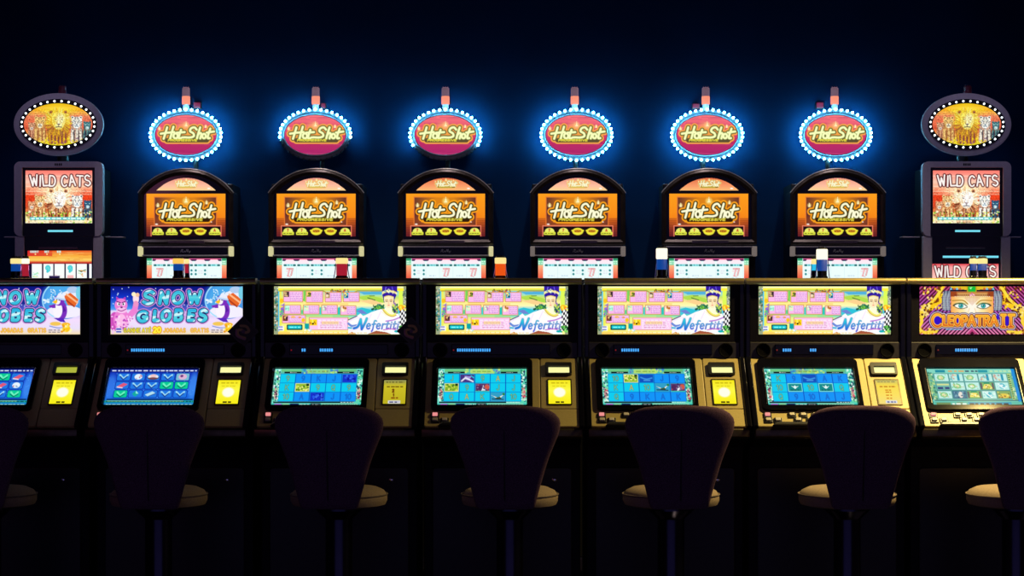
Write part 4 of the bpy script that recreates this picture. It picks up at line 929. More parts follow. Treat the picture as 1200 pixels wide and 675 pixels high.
ZT, ZP1, ZP0, ZB1, ZB0 = 1.548, zf(335.6), zf(391.8), zf(400), 1.178
PX0, PX1 = -0.307, 0.305
def m_shell(p):
    b = bmesh.new()
    # one closed side profile; the sign sits in a recess built by the surround
    prism_x(b, [(0.52, 0), (0.52, ZT - .03), (0.50, ZT), (0.03, ZT), (0.03, ZB0 + .005), (-0.262, 0.884), (-0.285, 0.835), (-0.06, 0.775), (-0.045, 0.70), (-0.045, 0)], -HW + .012, HW - .012, .006)
    return finish('cabinet_shell', b, M['shell'], p)
def m_surround(p):
    b = bmesh.new()
    o = rrect(-HW + .008, HW - .008, ZB1, ZT - .017, .012); i = rrect(PX0 - .006, PX1 + .006, ZP0 - .006, ZP1 + .006, .006)
    ring_y(b, o, i, -0.004, .035)
    return finish('sign_surround', b, M['shell'], p)
def m_lip(p):
    b = bmesh.new()
    n = 8
    pts = [(0.045, ZT + .004)] + [(-0.012 + .018 * math.cos(a), ZT - .011 + .015 * math.sin(a)) for a in [PI / 2 + PI * k / n for k in range(n + 1)]] + [(0.03, ZT - .026)]
    prism_x(b, pts, -HW + .004, HW - .004)
    return finish('top_lip', b, M['lip'], p, smooth=True)
def m_bar(p):
    b = bmesh.new(); box(b, -HW + .01, HW - .01, -0.006, .03, ZB0 + .002, ZB1 - .002, .005)
    return finish('speaker_bar', b, M['bar'], p)
def m_barglass(p):
    b = bmesh.new(); box(b, -0.235, 0.222, -0.011, 0, ZB0 + .018, ZB1 - .014, .003)
    return finish('dark_glass_strip', b, M['gloss'], p)
def m_speaker(p):
    b = bmesh.new()
    t = bmesh.new(); lathe(t, [(.034, 0), (.034, .008), (.030, .011), (.027, .006), (.012, .004), (.001, .004)], 24)
    bmesh.ops.transform(t, matrix=Matrix.Rotation(PI / 2, 4, 'X'), verts=t.verts[:]); merge(b, t)
    return finish('speaker', b, M['grille'], p, smooth=True)
def m_led(p):
    b = bmesh.new(); box(b, -.0037, .0037, -.003, .002, -.0068, .0068, .001, 1); return finish('led', b, M['ledblue'], p)
def m_leddot(p):
    b = bmesh.new(); box(b, -.003, .003, -.003, .002, -.003, .003, .001, 1); return finish('standby_light', b, M['redled'], p)
def m_rail(p):
    b = bmesh.new()
    deck_prism(b, rrect(-.0125, .0125, -.004, .43, .006), -.06, .016, .006)
    to_deck(b); box(b, -.0125, .0125, -.012, .04, ZB0 - .005, ZT - .02, .005)
    return finish('side_rail', b, M['gloss'], p)
def m_deckL(p):
    b = bmesh.new(); deck_prism(b, rrect(-.352, .1735, .003, .424, .012), -.02, .006, .004); to_deck(b)
    return finish('deck_panel', b, M['gold'], p)
def m_deckR(p):
    b = bmesh.new(); deck_prism(b, rrect(.1765, .353, .003, .3165, .008), -.02, .006, .003); to_deck(b)
    return finish('note_acceptor_panel', b, M['gold'], p)
def m_door(p):
    b = bmesh.new(); deck_prism(b, rrect(.1765, .353, .3195, .424, .008), -.02, .006, .003); to_deck(b)
    return finish('printer_door', b, M['gold'], p)
def m_bezel(p):
    b = bmesh.new()
    deck_ring(b, rrect(-.321, .139, .018, .334, .022), rrect(-.293, .113, .073, .307, .004), -.004, .022)
    bmesh.ops.recalc_face_normals(b, faces=b.faces[:])
    es = [e for e in b.edges if abs(e.verts[0].co.z - .022) < 1e-5 and abs(e.verts[1].co.z - .022) < 1e-5]
    bmesh.ops.bevel(b, geom=es, offset=.006, segments=2, profile=.5, affect='EDGES', clamp_overlap=True)
    to_deck(b); return finish('screen_bezel', b, M['gloss'], p)
def m_trim(p):
    b = bmesh.new(); deck_prism(b, rrect(-.0022, .0022, .08, .30, .002), .004, .0245, .001); to_deck(b)
    return finish('bezel_trim', b, M['chrome'], p)
def m_acceptor(p):
    b = bmesh.new()
    deck_ring(b, rrect(.198, .320, .040, .114, .008), rrect(.213, .309, .064, .107, .003), .002, .020)
    bmesh.ops.recalc_face_normals(b, faces=b.faces[:]); to_deck(b)
    return finish('note_acceptor', b, M['black'], p)
def m_slot(p):
    b = bmesh.new(); deck_prism(b, rrect(.213, .309, .064, .107, .003), .004, .010); to_deck(b); return finish('lit_slot', b, M['slotlit'], p)
def m_slotoff(p):
    o = m_slot(p); o.data.materials[0] = M['slotdim']; return o
def m_slotline(p):
    b = bmesh.new(); deck_prism(b, rrect(.232, .290, .082, .088, .002), .008, .014); to_deck(b); return finish('slot_mouth', b, M['black'], p)
def m_cardframe(p):
    b = bmesh.new(); deck_ring(b, rrect(.206, .318, .137, .297, .004), rrect(.2115, .3125, .143, .291, .002), .004, .010); bmesh.ops.recalc_face_normals(b, faces=b.faces[:]); to_deck(b)
    return finish('card_frame', b, M['bronze'], p)
def m_button(p):
    b = bmesh.new(); deck_prism(b, rrect(-.019, .019, -.0145, .0145, .003), .004, .012, .002); to_deck(b)
    for v in b.verts: v.co -= DO
    return finish('button', b, M['black'], p)
def m_cap(p):
    b = bmesh.new(); deck_prism(b, rrect(-.0115, .0115, -.0100, .006, .003), .010, .019, .002); to_deck(b)
    for v in b.verts: v.co -= DO
    return finish('button_cap', b, M['whitebtn'], p)
def m_pinkcap(p):
    o = m_cap(p); o.data.materials[0] = M['btnpink']; return o
def m_rest(p):
    b = bmesh.new(); deck_prism(b, [(-.285, .428), (-.268, .408), (.10, .408), (.12, .428)], .0, .022, .005); to_deck(b)
    return finish('hand_rest', b, M['black'], p)
def m_front(p):
    b = bmesh.new(); prism_x(b, [(-.285, .878), (-.305, .868), (-.308, .835), (-.29, .822), (-.27, .84), (-.262, .88)], -HW + .012, HW - .012, .003)
    return finish('deck_edge', b, M['bronze'], p, smooth=True)
def m_belly(p):
    b = bmesh.new(); prism_y(b, rrect(-HW + .05, HW - .05, .16, .68, .02), -.058, -.03, .006)
    return finish('lower_door', b, M['black'], p)
def m_lock(p):
    b = bmesh.new(); t = bmesh.new(); lathe(t, [(.011, 0), (.011, .012), (.007, .014), (.001, .014)], 16)
    bmesh.ops.transform(t, matrix=Matrix.Translation((0.24, -.055, .62)) @ Matrix.Rotation(PI / 2, 4, 'X'), verts=t.verts[:]); merge(b, t)
    return finish('lock', b, M['chrome'], p, smooth=True)
def m_kick(p):
    b = bmesh.new(); box(b, -HW + .02, HW - .02, -.04, .5, 0, .1, .004); return finish('plinth', b, M['black'], p)

def signal_light(p, x, w, y0, y1, y2, top, low, legs, y=0.09, name='signal_light'):
    """a stacked lamp on the cabinet top; rows of the photograph give its tiers"""
    k = F / (YF + y); h = lambda py: EYE - (py - HOR) / k
    r = w / 2 / k
    zt, zm, zl, z0 = h(y0), h(y1), h(y2), ZT
    b = bmesh.new(); lathe(b, [(r * 1.15, z0), (r * 1.15, z0 + .012), (r * .95, z0 + .016), (r * .95, zl)], 18, x, y)
    s = finish(name, b, M['gloss'], p, smooth=True)
    b = bmesh.new(); lathe(b, [(r * .98, zl), (r, zl + .003), (r, zm - .004), (r * .95, zm - .001)], 18, x, y); finish('lower_tier', b, M[low], s, smooth=True)
    b = bmesh.new(); lathe(b, [(r * 1.06, zm), (r * 1.12, zm + .003), (r * 1.12, zt - .003), (r * 1.0, zt)], 18, x, y); finish('upper_tier', b, M[top], s, smooth=True)
    b = bmesh.new(); lathe(b, [(r * 1.0, zt), (r * .98, zt + .005), (r * .6, zt + .009), (r * .2, zt + .011)], 18, x, y)
    for a in range(5):
        t = bmesh.new(); lathe(t, [(.0022, zt), (.0022, zt + .012)], 6, x + r * .75 * math.cos(a * 1.256), y + r * .75 * math.sin(a * 1.256)); merge(b, t)
    finish('crown_cap', b, M['black'], s)
    if legs:
        for sg in (-1, 1):
            b = bmesh.new(); tube(b, [(x + sg * r * 1.45, y - .01, z0), (x + sg * r * 1.3, y - .012, z0 + .018), (x + sg * r * 1.12, y - .012, zl + (zm - zl) * .5), (x + sg * r * 1.08, y - .008, zm)], .0022, 6)
            finish('bracket', b, M['chrome'], s, smooth=True)
    return s

ART_SIGN, ART_SCREEN = {}, {}
def front_machine(cpx, label, sign, screen, card, leds, lit_slot=True, pinkbtn=True):
    cx = (cpx - 600) / SF
    t = thing('slot_machine', label, 'slot machine', (cx, YF, 0), 0, 'front row of slot machines')
    for key, mk in (('shell', m_shell), ('surround', m_surround), ('lip', m_lip), ('bar', m_bar), ('barglass', m_barglass), ('deckL', m_deckL), ('deckR', m_deckR), ('door', m_door),
                    ('bezel', m_bezel), ('front', m_front), ('belly', m_belly), ('kick', m_kick), ('rest', m_rest), ('lock', m_lock)):
        once(key, mk, t)
    for sx in (-HW + .0135, HW - .0135): once('rail', m_rail, t, (sx, 0, 0))
    for sx in (-.287, .286): once('speaker', m_speaker, t, (sx, -.004, (ZB0 + ZB1) / 2))
    for sx in (-.299, .118): once('trim', m_trim, t, (sx, 0, 0))
    for i in range(-1, 40):
        if i == -1: once('leddot', m_leddot, t, (-.225, -.011, (ZB0 + ZB1) / 2)); continue
        if i in leds: once('led', m_led, t, (-.205 + i * .0105, -.011, (ZB0 + ZB1) / 2))
    once('sign_' + sign, lambda p: {'snow': art_snow, 'queen': art_queen, 'eyes': art_eyes}[sign]().build('lit_sign', p, rect_place(PX0, PX1, ZP0, ZP1, .006)), t)
    screen().build('game_screen', t, deck_place(-.292, .112, .074, .306, .010))
    a = once('acceptor', m_acceptor, t)
    once('slot' if lit_slot else 'slotoff', m_slot if lit_slot else m_slotoff, a)
    once('cardframe', m_cardframe, t)
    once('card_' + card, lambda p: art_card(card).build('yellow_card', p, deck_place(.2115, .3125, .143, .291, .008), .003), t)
    for i, (x, v) in enumerate(((-.301, .361), (-.191, .361), (-.140, .361), (-.085, .361), (-.03, .361), (.025, .361), (.085, .361), (-.300, .3915), (-.257, .3915), (-.166, .3915), (-.11, .3915), (.06, .3915), (.115, .3915))):
        l = (x, DV.y * v, DO.z + DV.z * v)
        bt = once('button', m_button, t, l); bt.location = l
        pk = i == 0 and pinkbtn
        once('pinkcap' if pk else 'cap', m_pinkcap if pk else m_cap, bt, (0, 0, 0))
    return t, cx

Q = {
    3: [['9', '-9', '-K', '-J', 'd'], ['K', 'g', '9', 'Q', '9'], ['10', '-A', 'd', '-J', '-10']],
    4: [['J', 'p', '9', 'A', 'J'], ['g', '9', 'r', 'J', 'J'], ['Q', 'A', 'K', 'b', '10']],
    5: [['10', 'g', 'w', '-J', '-9'], ['K', 'A', '10', 'b', 'r'], ['Q', '-9', '-K', '-A', '-K']],
    6: [['K', '-9', 'w', '-A', '-K'], ['10', 'l', '10', 'l', 'Q'], ['Q', '-9', '-10', '-A', '-J']],
}
R = lambda a, b: list(range(a, b))
fm = {}
fm[1] = front_machine(16.2, 'gaming cabinet with a penguin-and-bubble-letter sign, cut off by the left edge of the photo', 'snow', lambda: art_snow_screen(0), 'lit', R(0, 6), lit_slot=False)
fm[2] = front_machine(207, 'gaming cabinet with a whole blue bubble-letter sign and a diamond card at its corner', 'snow', lambda: art_snow_screen(1), 'lit', R(0, 15))
fm[3] = front_machine(398.6, 'gaming cabinet with queen sign and a diamond card, dim yellow text card on its deck', 'queen', lambda: art_reel_screen(Q[3], True), 'text', [3, 4] + R(11, 17))
fm[4] = front_machine(588.5, 'gaming cabinet with queen sign, brown deck and an orange signal lamp on top', 'queen', lambda: art_reel_screen(Q[4], False), 'lit', R(0, 15))
fm[5] = front_machine(778.2, 'gaming cabinet with queen sign and olive-gold deck, glowing card, tall blue lamp on top', 'queen', lambda: art_reel_screen(Q[5], False), 'lit', R(1, 9))
fm[6] = front_machine(967, 'gaming cabinet with queen sign, gold deck and pale card, next to the golden-eyes machine', 'queen', lambda: art_reel_screen(Q[6], True), 'pale', R(1, 5) + R(13, 16))
fm[7] = front_machine(1155.6, 'gaming cabinet with a sign of two green eyes and gold lettering, brightest gold deck', 'eyes', art_eyes_screen, 'lit', R(6, 16))

def lamp(i, px, *a, **k):
    t, cx = fm[i]; y = k.get('y', .09)
    return signal_light(t, (px - 600) / (F / (YF + y)) - cx, *a, **k)
lamp(1, 19, 12, 303, 309, 318, 'cream', 'tblue', False); lamp(1, 30, 8, 303, 309, 324, 'white', 'tred', True, name='narrow_signal_light')
lamp(2, 209, 12, 303, 309, 317, 'amber', 'tblue', False); lamp(2, 219, 5, 303.5, 309, 320, 'cream', 'tred', True, name='narrow_signal_light')
lamp(3, 400.6, 13, 302.5, 309, 323, 'cream', 'tred', True)
lamp(4, 586.5, 12, 302, 309, 323, 'cream', 'torange', True)
lamp(5, 775.5, 12, 291, 303.5, 316, 'white', 'tblue', True)
lamp(6, 963.3, 12, 292, 304, 317.5, 'white', 'tblue', True); lamp(6, 954, 6, 303.5, 309.5, 317, 'cream', 'tcyan', True, name='small_signal_light', y=.14)
lamp(7, 1140.4, 8, 303, 309, 317, 'cream', 'tblue', True); lamp(7, 1151, 11, 303, 309, 317, 'cream', 'tblue', True)

# diamond cards hooked on the sign corners
def diamond(px, py, r, label):
    x, z, hr = (px - 600) / SF, zf(py), r / SF
    c = math.sqrt(.5)
    def pl(u, v, d):
        a, e = (u - .5) * 2 * hr, (v - .5) * 2 * hr
        return (c * (a - e) * 1.0, -.004 + d * 1.0, -c * (a + e) * 1.0)
    o = art_diamond().build('diamond_card', None, pl, .004, material=M['printed'])
    o.location = (x, YF - .009, z)
    tag(o, label, 'card', 'diamond-shaped cards')
diamond(285.5, 388.5, 13, 'dark diamond-shaped card on the lower right corner of the bubble-letter sign')
diamond(482, 388, 12, 'dark diamond-shaped card on the lower right corner of the leftmost queen sign')

# ------------------------------------------------------------------ back row
def zbx(px, c): return (px - c) / SB
BH = .2735
def k_body(p):
    b = bmesh.new()
    prism_x(b, [(0.33, 0), (0.33, zb(215)), (0.02, zb(215)), (0.02, 1.50), (-.26, 1.12), (-.28, 1.05), (-.05, .98), (-.05, 0)], -BH + .01, BH - .01, .006)
    return finish('cabinet_shell', b, M['black'], p)
def arch_pts(hw, zs, zt, zbm, n=22):
    """box with a round-arched top, right shoulder first"""
    pts = [(hw, zbm), (hw, zs)]
    r = ((zt - zs) ** 2 + hw ** 2) / (2 * (zt - zs)); cz = zt - r; a = math.asin(hw / r)
    for k in range(1, n): pts.append((r * math.sin(a - 2 * a * k / n), cz + r * math.cos(a - 2 * a * k / n)))
    return pts + [(-hw, zs), (-hw, zbm)]
def k_arch(p):
    b = bmesh.new()
    ring_y(b, arch_pts(BH, zb(226.5), zb(198.4), zb(287)), arch_pts(BH - .028, zb(228.5), zb(205), zb(281)), -.03, .16, .008)
    return finish('arched_frame', b, M['bezel'], p)
def k_archtrim(p):
    b = bmesh.new(); pts = arch_pts(BH + .002, zb(226.5), zb(198.1), zb(287)); 
    tube(b, [(x, -.032, z) for x, z in pts[1:-1]], .0034, 6)
    return finish('silver_edge', b, M['silver'], p, smooth=True)
def k_mask(p):
    b = bmesh.new(); prism_y(b, arch_pts(BH - .026, zb(228), zb(204.5), zb(282)), -.012, .02)
    return finish('glass_mask', b, M['gloss'], p)
def k_archlip(p):
    b = bmesh.new(); box(b, -.10, .11, -.043, -.028, zb(285.5), zb(282.2), .002); return finish('frame_badge', b, M['badge'], p)
def k_rail(p):
    b = bmesh.new(); box(b, -BH + .03, BH - .03, -.035, 0, zb(299.5), zb(289.5), .004); return finish('button_rail', b, M['gloss'], p)
def k_railtrim(z):
    def f(p):
        b = bmesh.new(); box(b, -BH + .02, BH - .02, -.042, -.02, z - .0035, z + .0035, .0015); return finish('rail_trim', b, M['silver'], p)
    return f
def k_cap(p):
    b = bmesh.new(); box(b, -.013, .013, -.045, .0, zb(300.5), zb(288.8), .004); box(b, -.008, .008, -.049, -.04, zb(298), zb(294.5), .002); return finish('rail_end_cap', b, M['capglow'], p)
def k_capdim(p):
    o = k_cap(p); o.data.materials[0] = M['capglowdim']; return o
def k_name(p):
    lines = []; x = -.03; h = .016; z = zb(294.5)
    b = bmesh.new()
    # a short unreadable script name in thin raised strokes
    pts = [(-.028, -.006), (-.022, .009), (-.014, .006), (-.022, .0), (-.012, -.006), (-.004, .002), (-.002, -.006), (.004, .0), (.008, .011), (.010, -.006), (.015, .011), (.018, -.006), (.024, .002), (.022, -.011), (.030, .002)]
    tube(b, [(px, -.036, z + pz) for px, pz in cr(pts, 3)] if False else [(float(q[0]), -.036, float(z + q[1])) for q in cr(pts, 3)], .0012, 5)
    return finish('raised_script', b, M['silver'], p, smooth=True)
def k_reelbox(p):
    b = bmesh.new()
    ring_y(b, rrect(-BH + .006, BH - .006, zb(333), zb(300), .008), rrect(-.231, .233, zb(328), zb(302.2), .003), -.012, .03)
    return finish('reel_surround', b, M['shell'], p)
M['bezel'] = mat('brushed_dark_bezel', (0.07, 0.06, 0.055), 0.3, metal=0.5, noise=.25, nscale=18, coat=.3)
M['badge'] = mat('dull_metal_badge', (0.16, 0.12, 0.14), 0.35, metal=0.6, noise=.15, nscale=40)
M['capmetal'] = mat('bright_metal_cap', (0.7, 0.66, 0.5), 0.3, metal=0.5, noise=.1, nscale=40)
M['ringdark'] = mat('silver_ring_metal', (0.16, 0.17, 0.20), 0.4, metal=.3, noise=.2, nscale=40)

OV_Y = .312                         # topper plane behind the face
SO = F / (YB + OV_Y)
def zo(py): return EYE - (py - HOR) / SO
OZ = zo(158.3)
RA, RB = .2125, .1525
def k_ring(p):
    b = bmesh.new(); n = 72; m = 12
    rows = []
    for j in range(m):
        a = 2 * PI * j / m
        w, d = .0145 * math.copysign(abs(math.cos(a)) ** .4, math.cos(a)), .008 * math.copysign(abs(math.sin(a)) ** .4, math.sin(a))
        rows.append([b.verts.new(((RA - .0165 + w) * math.cos(2 * PI * k / n), d, (RB - .0165 + w) * math.sin(2 * PI * k / n))) for k in range(n)])
    for j in range(m):
        c, d = rows[j], rows[(j + 1) % m]
        for k in range(n): b.faces.new((c[k], c[(k + 1) % n], d[(k + 1) % n], d[k]))
    return finish('bulb_ring', b, M['ringdark'], p, smooth=True)
def k_ovalback(p):
    b = bmesh.new(); prism_y(b, ell(.192, .131, 0, 0, 56), .002, .016, 0); return finish('sign_back', b, M['black'], p)
def k_ovalrim(p):
    b = bmesh.new(); ring_y(b, ell(.189, .126, 0, 0, 64), ell(.181, .1175, 0, 0, 64), -.011, .004, .002); return finish('inner_rim', b, M['rimblue'], p, smooth=True)
M['rimblue'] = mat('pale_rim', (0.35, 0.42, 0.55), .4, noise=.05)
def k_bulb(p):
    b = bmesh.new(); bmesh.ops.create_icosphere(b, subdivisions=1, radius=.0078); return finish('bulb', b, M['bulb'], p, smooth=True)
def k_neck(p):
    b = bmesh.new(); lathe(b, [(.014, zb(215) - .02), (.014, OZ - .17), (.014, OZ - .15), (.014, OZ - .12)], 16, 0, .338); return finish('topper_post', b, M['black'], p, smooth=True)
def k_hill(p):
    b = bmesh.new(); lathe(b, [(.026, -.165), (.026, -.150), (.018, -.146), (.018, -.13)], 16); return finish('lamp_foot', b, M['greytier'], p, smooth=True)

def ell_keep(cu, cv): return (cu - .5) ** 2 + (cv - .5) ** 2 <= .25

def cone_lamp(p, x, y, zs, mats, r=.0235):
    """two-tier lamp above an oval sign"""
    z0, z1, z2, z3 = zs
    b = bmesh.new(); lathe(b, [(r * .8, z0), (r * .8, z1)], 16, x, y); s = finish('signal_light', b, M['greytier'], p, smooth=True)
    b = bmesh.new(); lathe(b, [(r * .97, z1), (r * 1.02, z1 + .003), (r * 1.02, z2 - .006), (r * .97, z2 - .003)], 18, x, y); finish('lower_tier', b, M[mats[0]], s, smooth=True)
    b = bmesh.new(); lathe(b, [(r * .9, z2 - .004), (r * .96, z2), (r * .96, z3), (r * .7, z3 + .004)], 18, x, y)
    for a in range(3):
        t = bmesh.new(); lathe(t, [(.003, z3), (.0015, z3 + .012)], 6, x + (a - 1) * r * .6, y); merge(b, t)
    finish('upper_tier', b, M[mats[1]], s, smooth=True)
    return s

def back_machine(cpx, opx, lpx, label, syms, pale, off=(), dimcap=0):
    cx = (cpx - 600) / SB
    t = thing('slot_machine', label, 'slot machine', (cx, YB, 0), 0, 'back row orange-screen machines')
    for key, mk in (('kbody', k_body), ('karch', k_arch), ('karchtrim', k_archtrim), ('kmask', k_mask), ('kbadge', k_archlip), ('krail', k_rail), ('krt1', k_railtrim(zb(289.6))), ('krt2', k_railtrim(zb(299.6))),
                    ('kname', k_name), ('kreelbox', k_reelbox), ('kneck', k_neck)):
        once(key, mk, t)
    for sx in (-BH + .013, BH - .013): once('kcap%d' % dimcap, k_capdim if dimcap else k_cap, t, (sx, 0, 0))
    once('kmain', lambda p: art_main().build('main_screen', p, rect_place(-.228, .226, zb(277.2), zb(227.2), -.016)), t)
    key = 'karchart%d' % pale
    def mk(p):
        zl, zt_ = zb(223.4), zb(208.8)
        hw = .170; r = ((zt_ - zl) ** 2 + hw ** 2) / (2 * (zt_ - zl))
        def kp(cu, cv):
            x = (cu - .5) * 2 * hw; z = zt_ + (zl - zt_) * cv
            return x * x + (z - (zt_ - r)) ** 2 <= r * r
        return art_arch(pale).build('arch_glass', p, rect_place(-hw, hw, zl, zt_, -.016), keep=kp)
    once(key, mk, t)
    art_reels(syms).build('reel_screen', t, rect_place(-.228, .230, zb(327.5), zb(302.8), -.002))
    ox = (opx - 600) / SO - cx
    b = bmesh.new()
    tp = once('koback', k_ovalback, t, (ox, OV_Y, OZ)); tp.name = 'oval_sign'
    once('kring', k_ring, tp, (0, 0, 0)); once('krim', k_ovalrim, tp, (0, 0, 0))
    once('koval', lambda p: art_oval().build('oval_picture', p, lambda u, v, d: ((u - .5) * .366, -.004 + d, (.5 - v) * .239), keep=ell_keep), tp, (0, 0, 0))
    n = 38
    for i in range(n):
        a = 2 * PI * (i + .5) / n
        e = .016 + .006
        l = ((RA - .002) * math.cos(a), -.0115, (RB - .002) * math.sin(a))
        o = once('kbulb', k_bulb, tp, l)
        deg = math.degrees(a)
        if off and off[0] < deg < off[1]:
            o.data = MESH.setdefault('bulboff', o.data.copy()); o.data.materials[0] = M['bulboff']
    ly = OV_Y + .02
    s = F / (YB + ly); h = lambda py: EYE - (py - HOR) / s
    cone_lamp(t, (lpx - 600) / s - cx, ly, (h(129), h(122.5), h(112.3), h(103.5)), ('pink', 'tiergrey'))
    return t

back_machine(218.6, 218, 218, 'back-row machine with orange screen behind the bubble-letter sign, leftmost of the six with red ovals', '7.::.', 1)
back_machine(371, 369.5, 370, 'back-row machine with orange screen whose red oval has all bulbs along its lower half dark', '7.:..', 1, (186, 354))
back_machine(522.5, 522, 522, 'back-row machine with orange screen whose red oval lacks only the lowest bulbs', ':.7.7', 0, (213, 327))
back_machine(677, 675.5, 673.5, 'back-row machine with orange screen standing between the orange lamp and the tall blue lamp', '..:7:', 1, dimcap=1)
back_machine(830.5, 828.5, 827, 'back-row machine with orange screen just right of the tall blue lamp, fifth red oval', ':..:7', 0, dimcap=1)
back_machine(981, 979, 978, 'back-row machine with orange screen behind two blue lamps, nearest to the right big-cat machine', ':...7', 1, dimcap=1)

# big-cat machines at both ends
WH = .2545
def w_body(p):
    b = bmesh.new(); prism_x(b, [(0.30, 0), (0.30, zb(196)), (0.01, zb(196)), (0.01, 1.50), (-.26, 1.12), (-.28, 1.05), (-.05, .98), (-.05, 0)], -WH + .02, WH - .02, .006)
    return finish('cabinet_shell', b, M['black'], p)
def w_frame(p):
    b = bmesh.new()
    zt = zb(189.5); zm = zb(277)
    ring_y(b, rrect(-WH, WH, zm, zt, .035, 6), rrect(-WH + .045, WH - .045, zm - .0, zb(196.5), .004, 6), -.025, .03)
    return finish('top_frame', b, M['grey'], p)
def w_post(p):
    b = bmesh.new(); box(b, -.0275, .0275, -.02, .02, 1.5, zb(276.8), .006); return finish('side_post', b, M['grey'], p)
def w_ledge(p):
    b = bmesh.new(); box(b, -.05, .05, .1, .2, zb(277.6), zb(276.2), .002); return finish('side_ledge', b, M['grey'], p)
def w_face(p):
    b = bmesh.new(); box(b, -WH + .043, WH - .043, -.006, .02, 1.5, zb(196), .003); return finish('black_face', b, M['gloss'], p)
def w_bar(x0, x1, py, hh, m, nm):
    def f(p):
        b = bmesh.new(); box(b, x0, x1, -.012, 0, zb(py) - hh, zb(py) + hh, .001, 1); return finish(nm, b, M[m], p)
    return f
def w_logo(p):
    b = bmesh.new()
    for x in (-.017, -.006, .006, .017): box(b, x - .004, x + .004, -.027, -.02, zb(194.5), zb(191.8), .001, 1)
    return finish('maker_mark', b, M['black'], p)
CA, CB = .2595, .181
def w_plate(p):
    b = bmesh.new(); prism_y(b, ell(CA, CB, 0, 0, 72), -.01, .012, .006); return finish('oval_plate', b, M['grey'], p, smooth=True)
def w_track(p):
    b = bmesh.new(); ring_y(b, ell(.222, .146, 0, 0, 64), ell(.198, .121, 0, 0, 64), -.016, .0); return finish('bulb_track', b, M['black'], p)
def w_bulb(p):
    b = bmesh.new(); bmesh.ops.create_icosphere(b, subdivisions=1, radius=.0066); return finish('bulb', b, M['bulbw'], p, smooth=True)
def w_neck(p):
    b = bmesh.new(); lathe(b, [(.035, zb(196) - .02), (.035, zb(180))], 16, 0, .1); return finish('topper_post', b, M['black'], p, smooth=True)

def cat_machine(cpx, opx, label, right):
    cx = (cpx - 600) / SB
    t = thing('slot_machine', label, 'slot machine', (cx, YB, 0), 0, 'big-cat machines at the ends of the back row')
    for key, mk in (('wbody', w_body), ('wframe', w_frame), ('wface', w_face), ('wlogo', w_logo), ('wneck', w_neck)): once(key, mk, t)
    for sx in (-WH + .029, WH - .029): once('wpost', w_post, t, (sx, 0, 0))
    for sx in (-WH - .04, WH + .04): once('wledge', w_ledge, t, (sx, 0, 0))
    d = 0.0
    once('wsign', lambda p: art_cats_sign().build('lit_sign', p, rect_place(-.192, .191, zb(261.6), zb(200), -.011)), t)
    once('wbar1', w_bar(-.064, .080, 270.8, .0055, 'cyanbar', 'led_bar'), t)
    once('wbar2', w_bar(-.118, .108, 290.6, .005, 'badge', 'label_strip'), t)
    if right:
        once('wbar3', w_bar(-.135, .185, 301, .006, 'cyanbar', 'status_bar'), t)
        art_cats_low().build('reel_screen', t, rect_place(-.196, .185, zb(327), zb(309.3), -.011))
    else:
        art_cats_cards().build('reel_screen', t, rect_place(-.180, .192, zb(327), zb(293.8), -.011))
    ox = (opx - 600) / SB - cx
    tp = once('wplate', w_plate, t, (ox, .0, zb(146))); 
    once('wtrack', w_track, tp, (0, 0, 0))
    once('woval', lambda p: art_cats_oval().build('oval_picture', p, lambda u, v, d: ((u - .5) * .398, -.013 + d, (.5 - v) * .244), keep=ell_keep), tp, (0, 0, 0))
    for i in range(32):
        a = 2 * PI * (i + .5) / 32
        once('wbulb', w_bulb, tp, (.210 * math.cos(a), -.017, .1335 * math.sin(a)))
    cone_lamp(t, ox + .015, .03, (zb(113), zb(111), zb(105), zb(101)), ('redtier', 'redtier'))
    return t
cat_machine(69.5, 68.8, 'big-cat machine at the left end of the back row, teal nines on its lower screen', False)
cat_machine(1132, 1132.3, 'big-cat machine at the right end of the back row, above the golden-eyes sign', True)

# signal lights of farther machines, built onto the wall, peeping over the ovals
def far_signal_light(px, py, w, h, label):
    k = F / (WALL_Y - .03)
    b = bmesh.new(); box(b, -w / 2 / k, w / 2 / k, -.03, 0, -h / 2 / k, h / 2 / k, .004)
    o = finish('far_signal_light', b, M['black']); o.location = ((px - 600) / k, WALL_Y, EYE - (py - HOR) / k)
    b = bmesh.new(); box(b, -w / 2 / k + .003, w / 2 / k - .003, -.038, -.028, -h / 2 / k + .004, h / 2 / k - .004, .003); finish('red_lens', b, M['wlamp'], o)
    tag(o, label, 'lamp', 'small red signal lights of machines farther back')
far_signal_light(231, 123.5, 9, 8, 'small dim red lamp beside the pink signal lamp over the leftmost red oval')
far_signal_light(379, 124, 6, 7, 'small dim red lamp over the red oval whose lower half is dark')
far_signal_light(815.5, 124.5, 9, 7, 'small dim red lamp left of the signal lamp over the fifth red oval')
far_signal_light(960.8, 123.5, 9, 8, 'small dim red lamp left of the signal lamp over the last red oval')

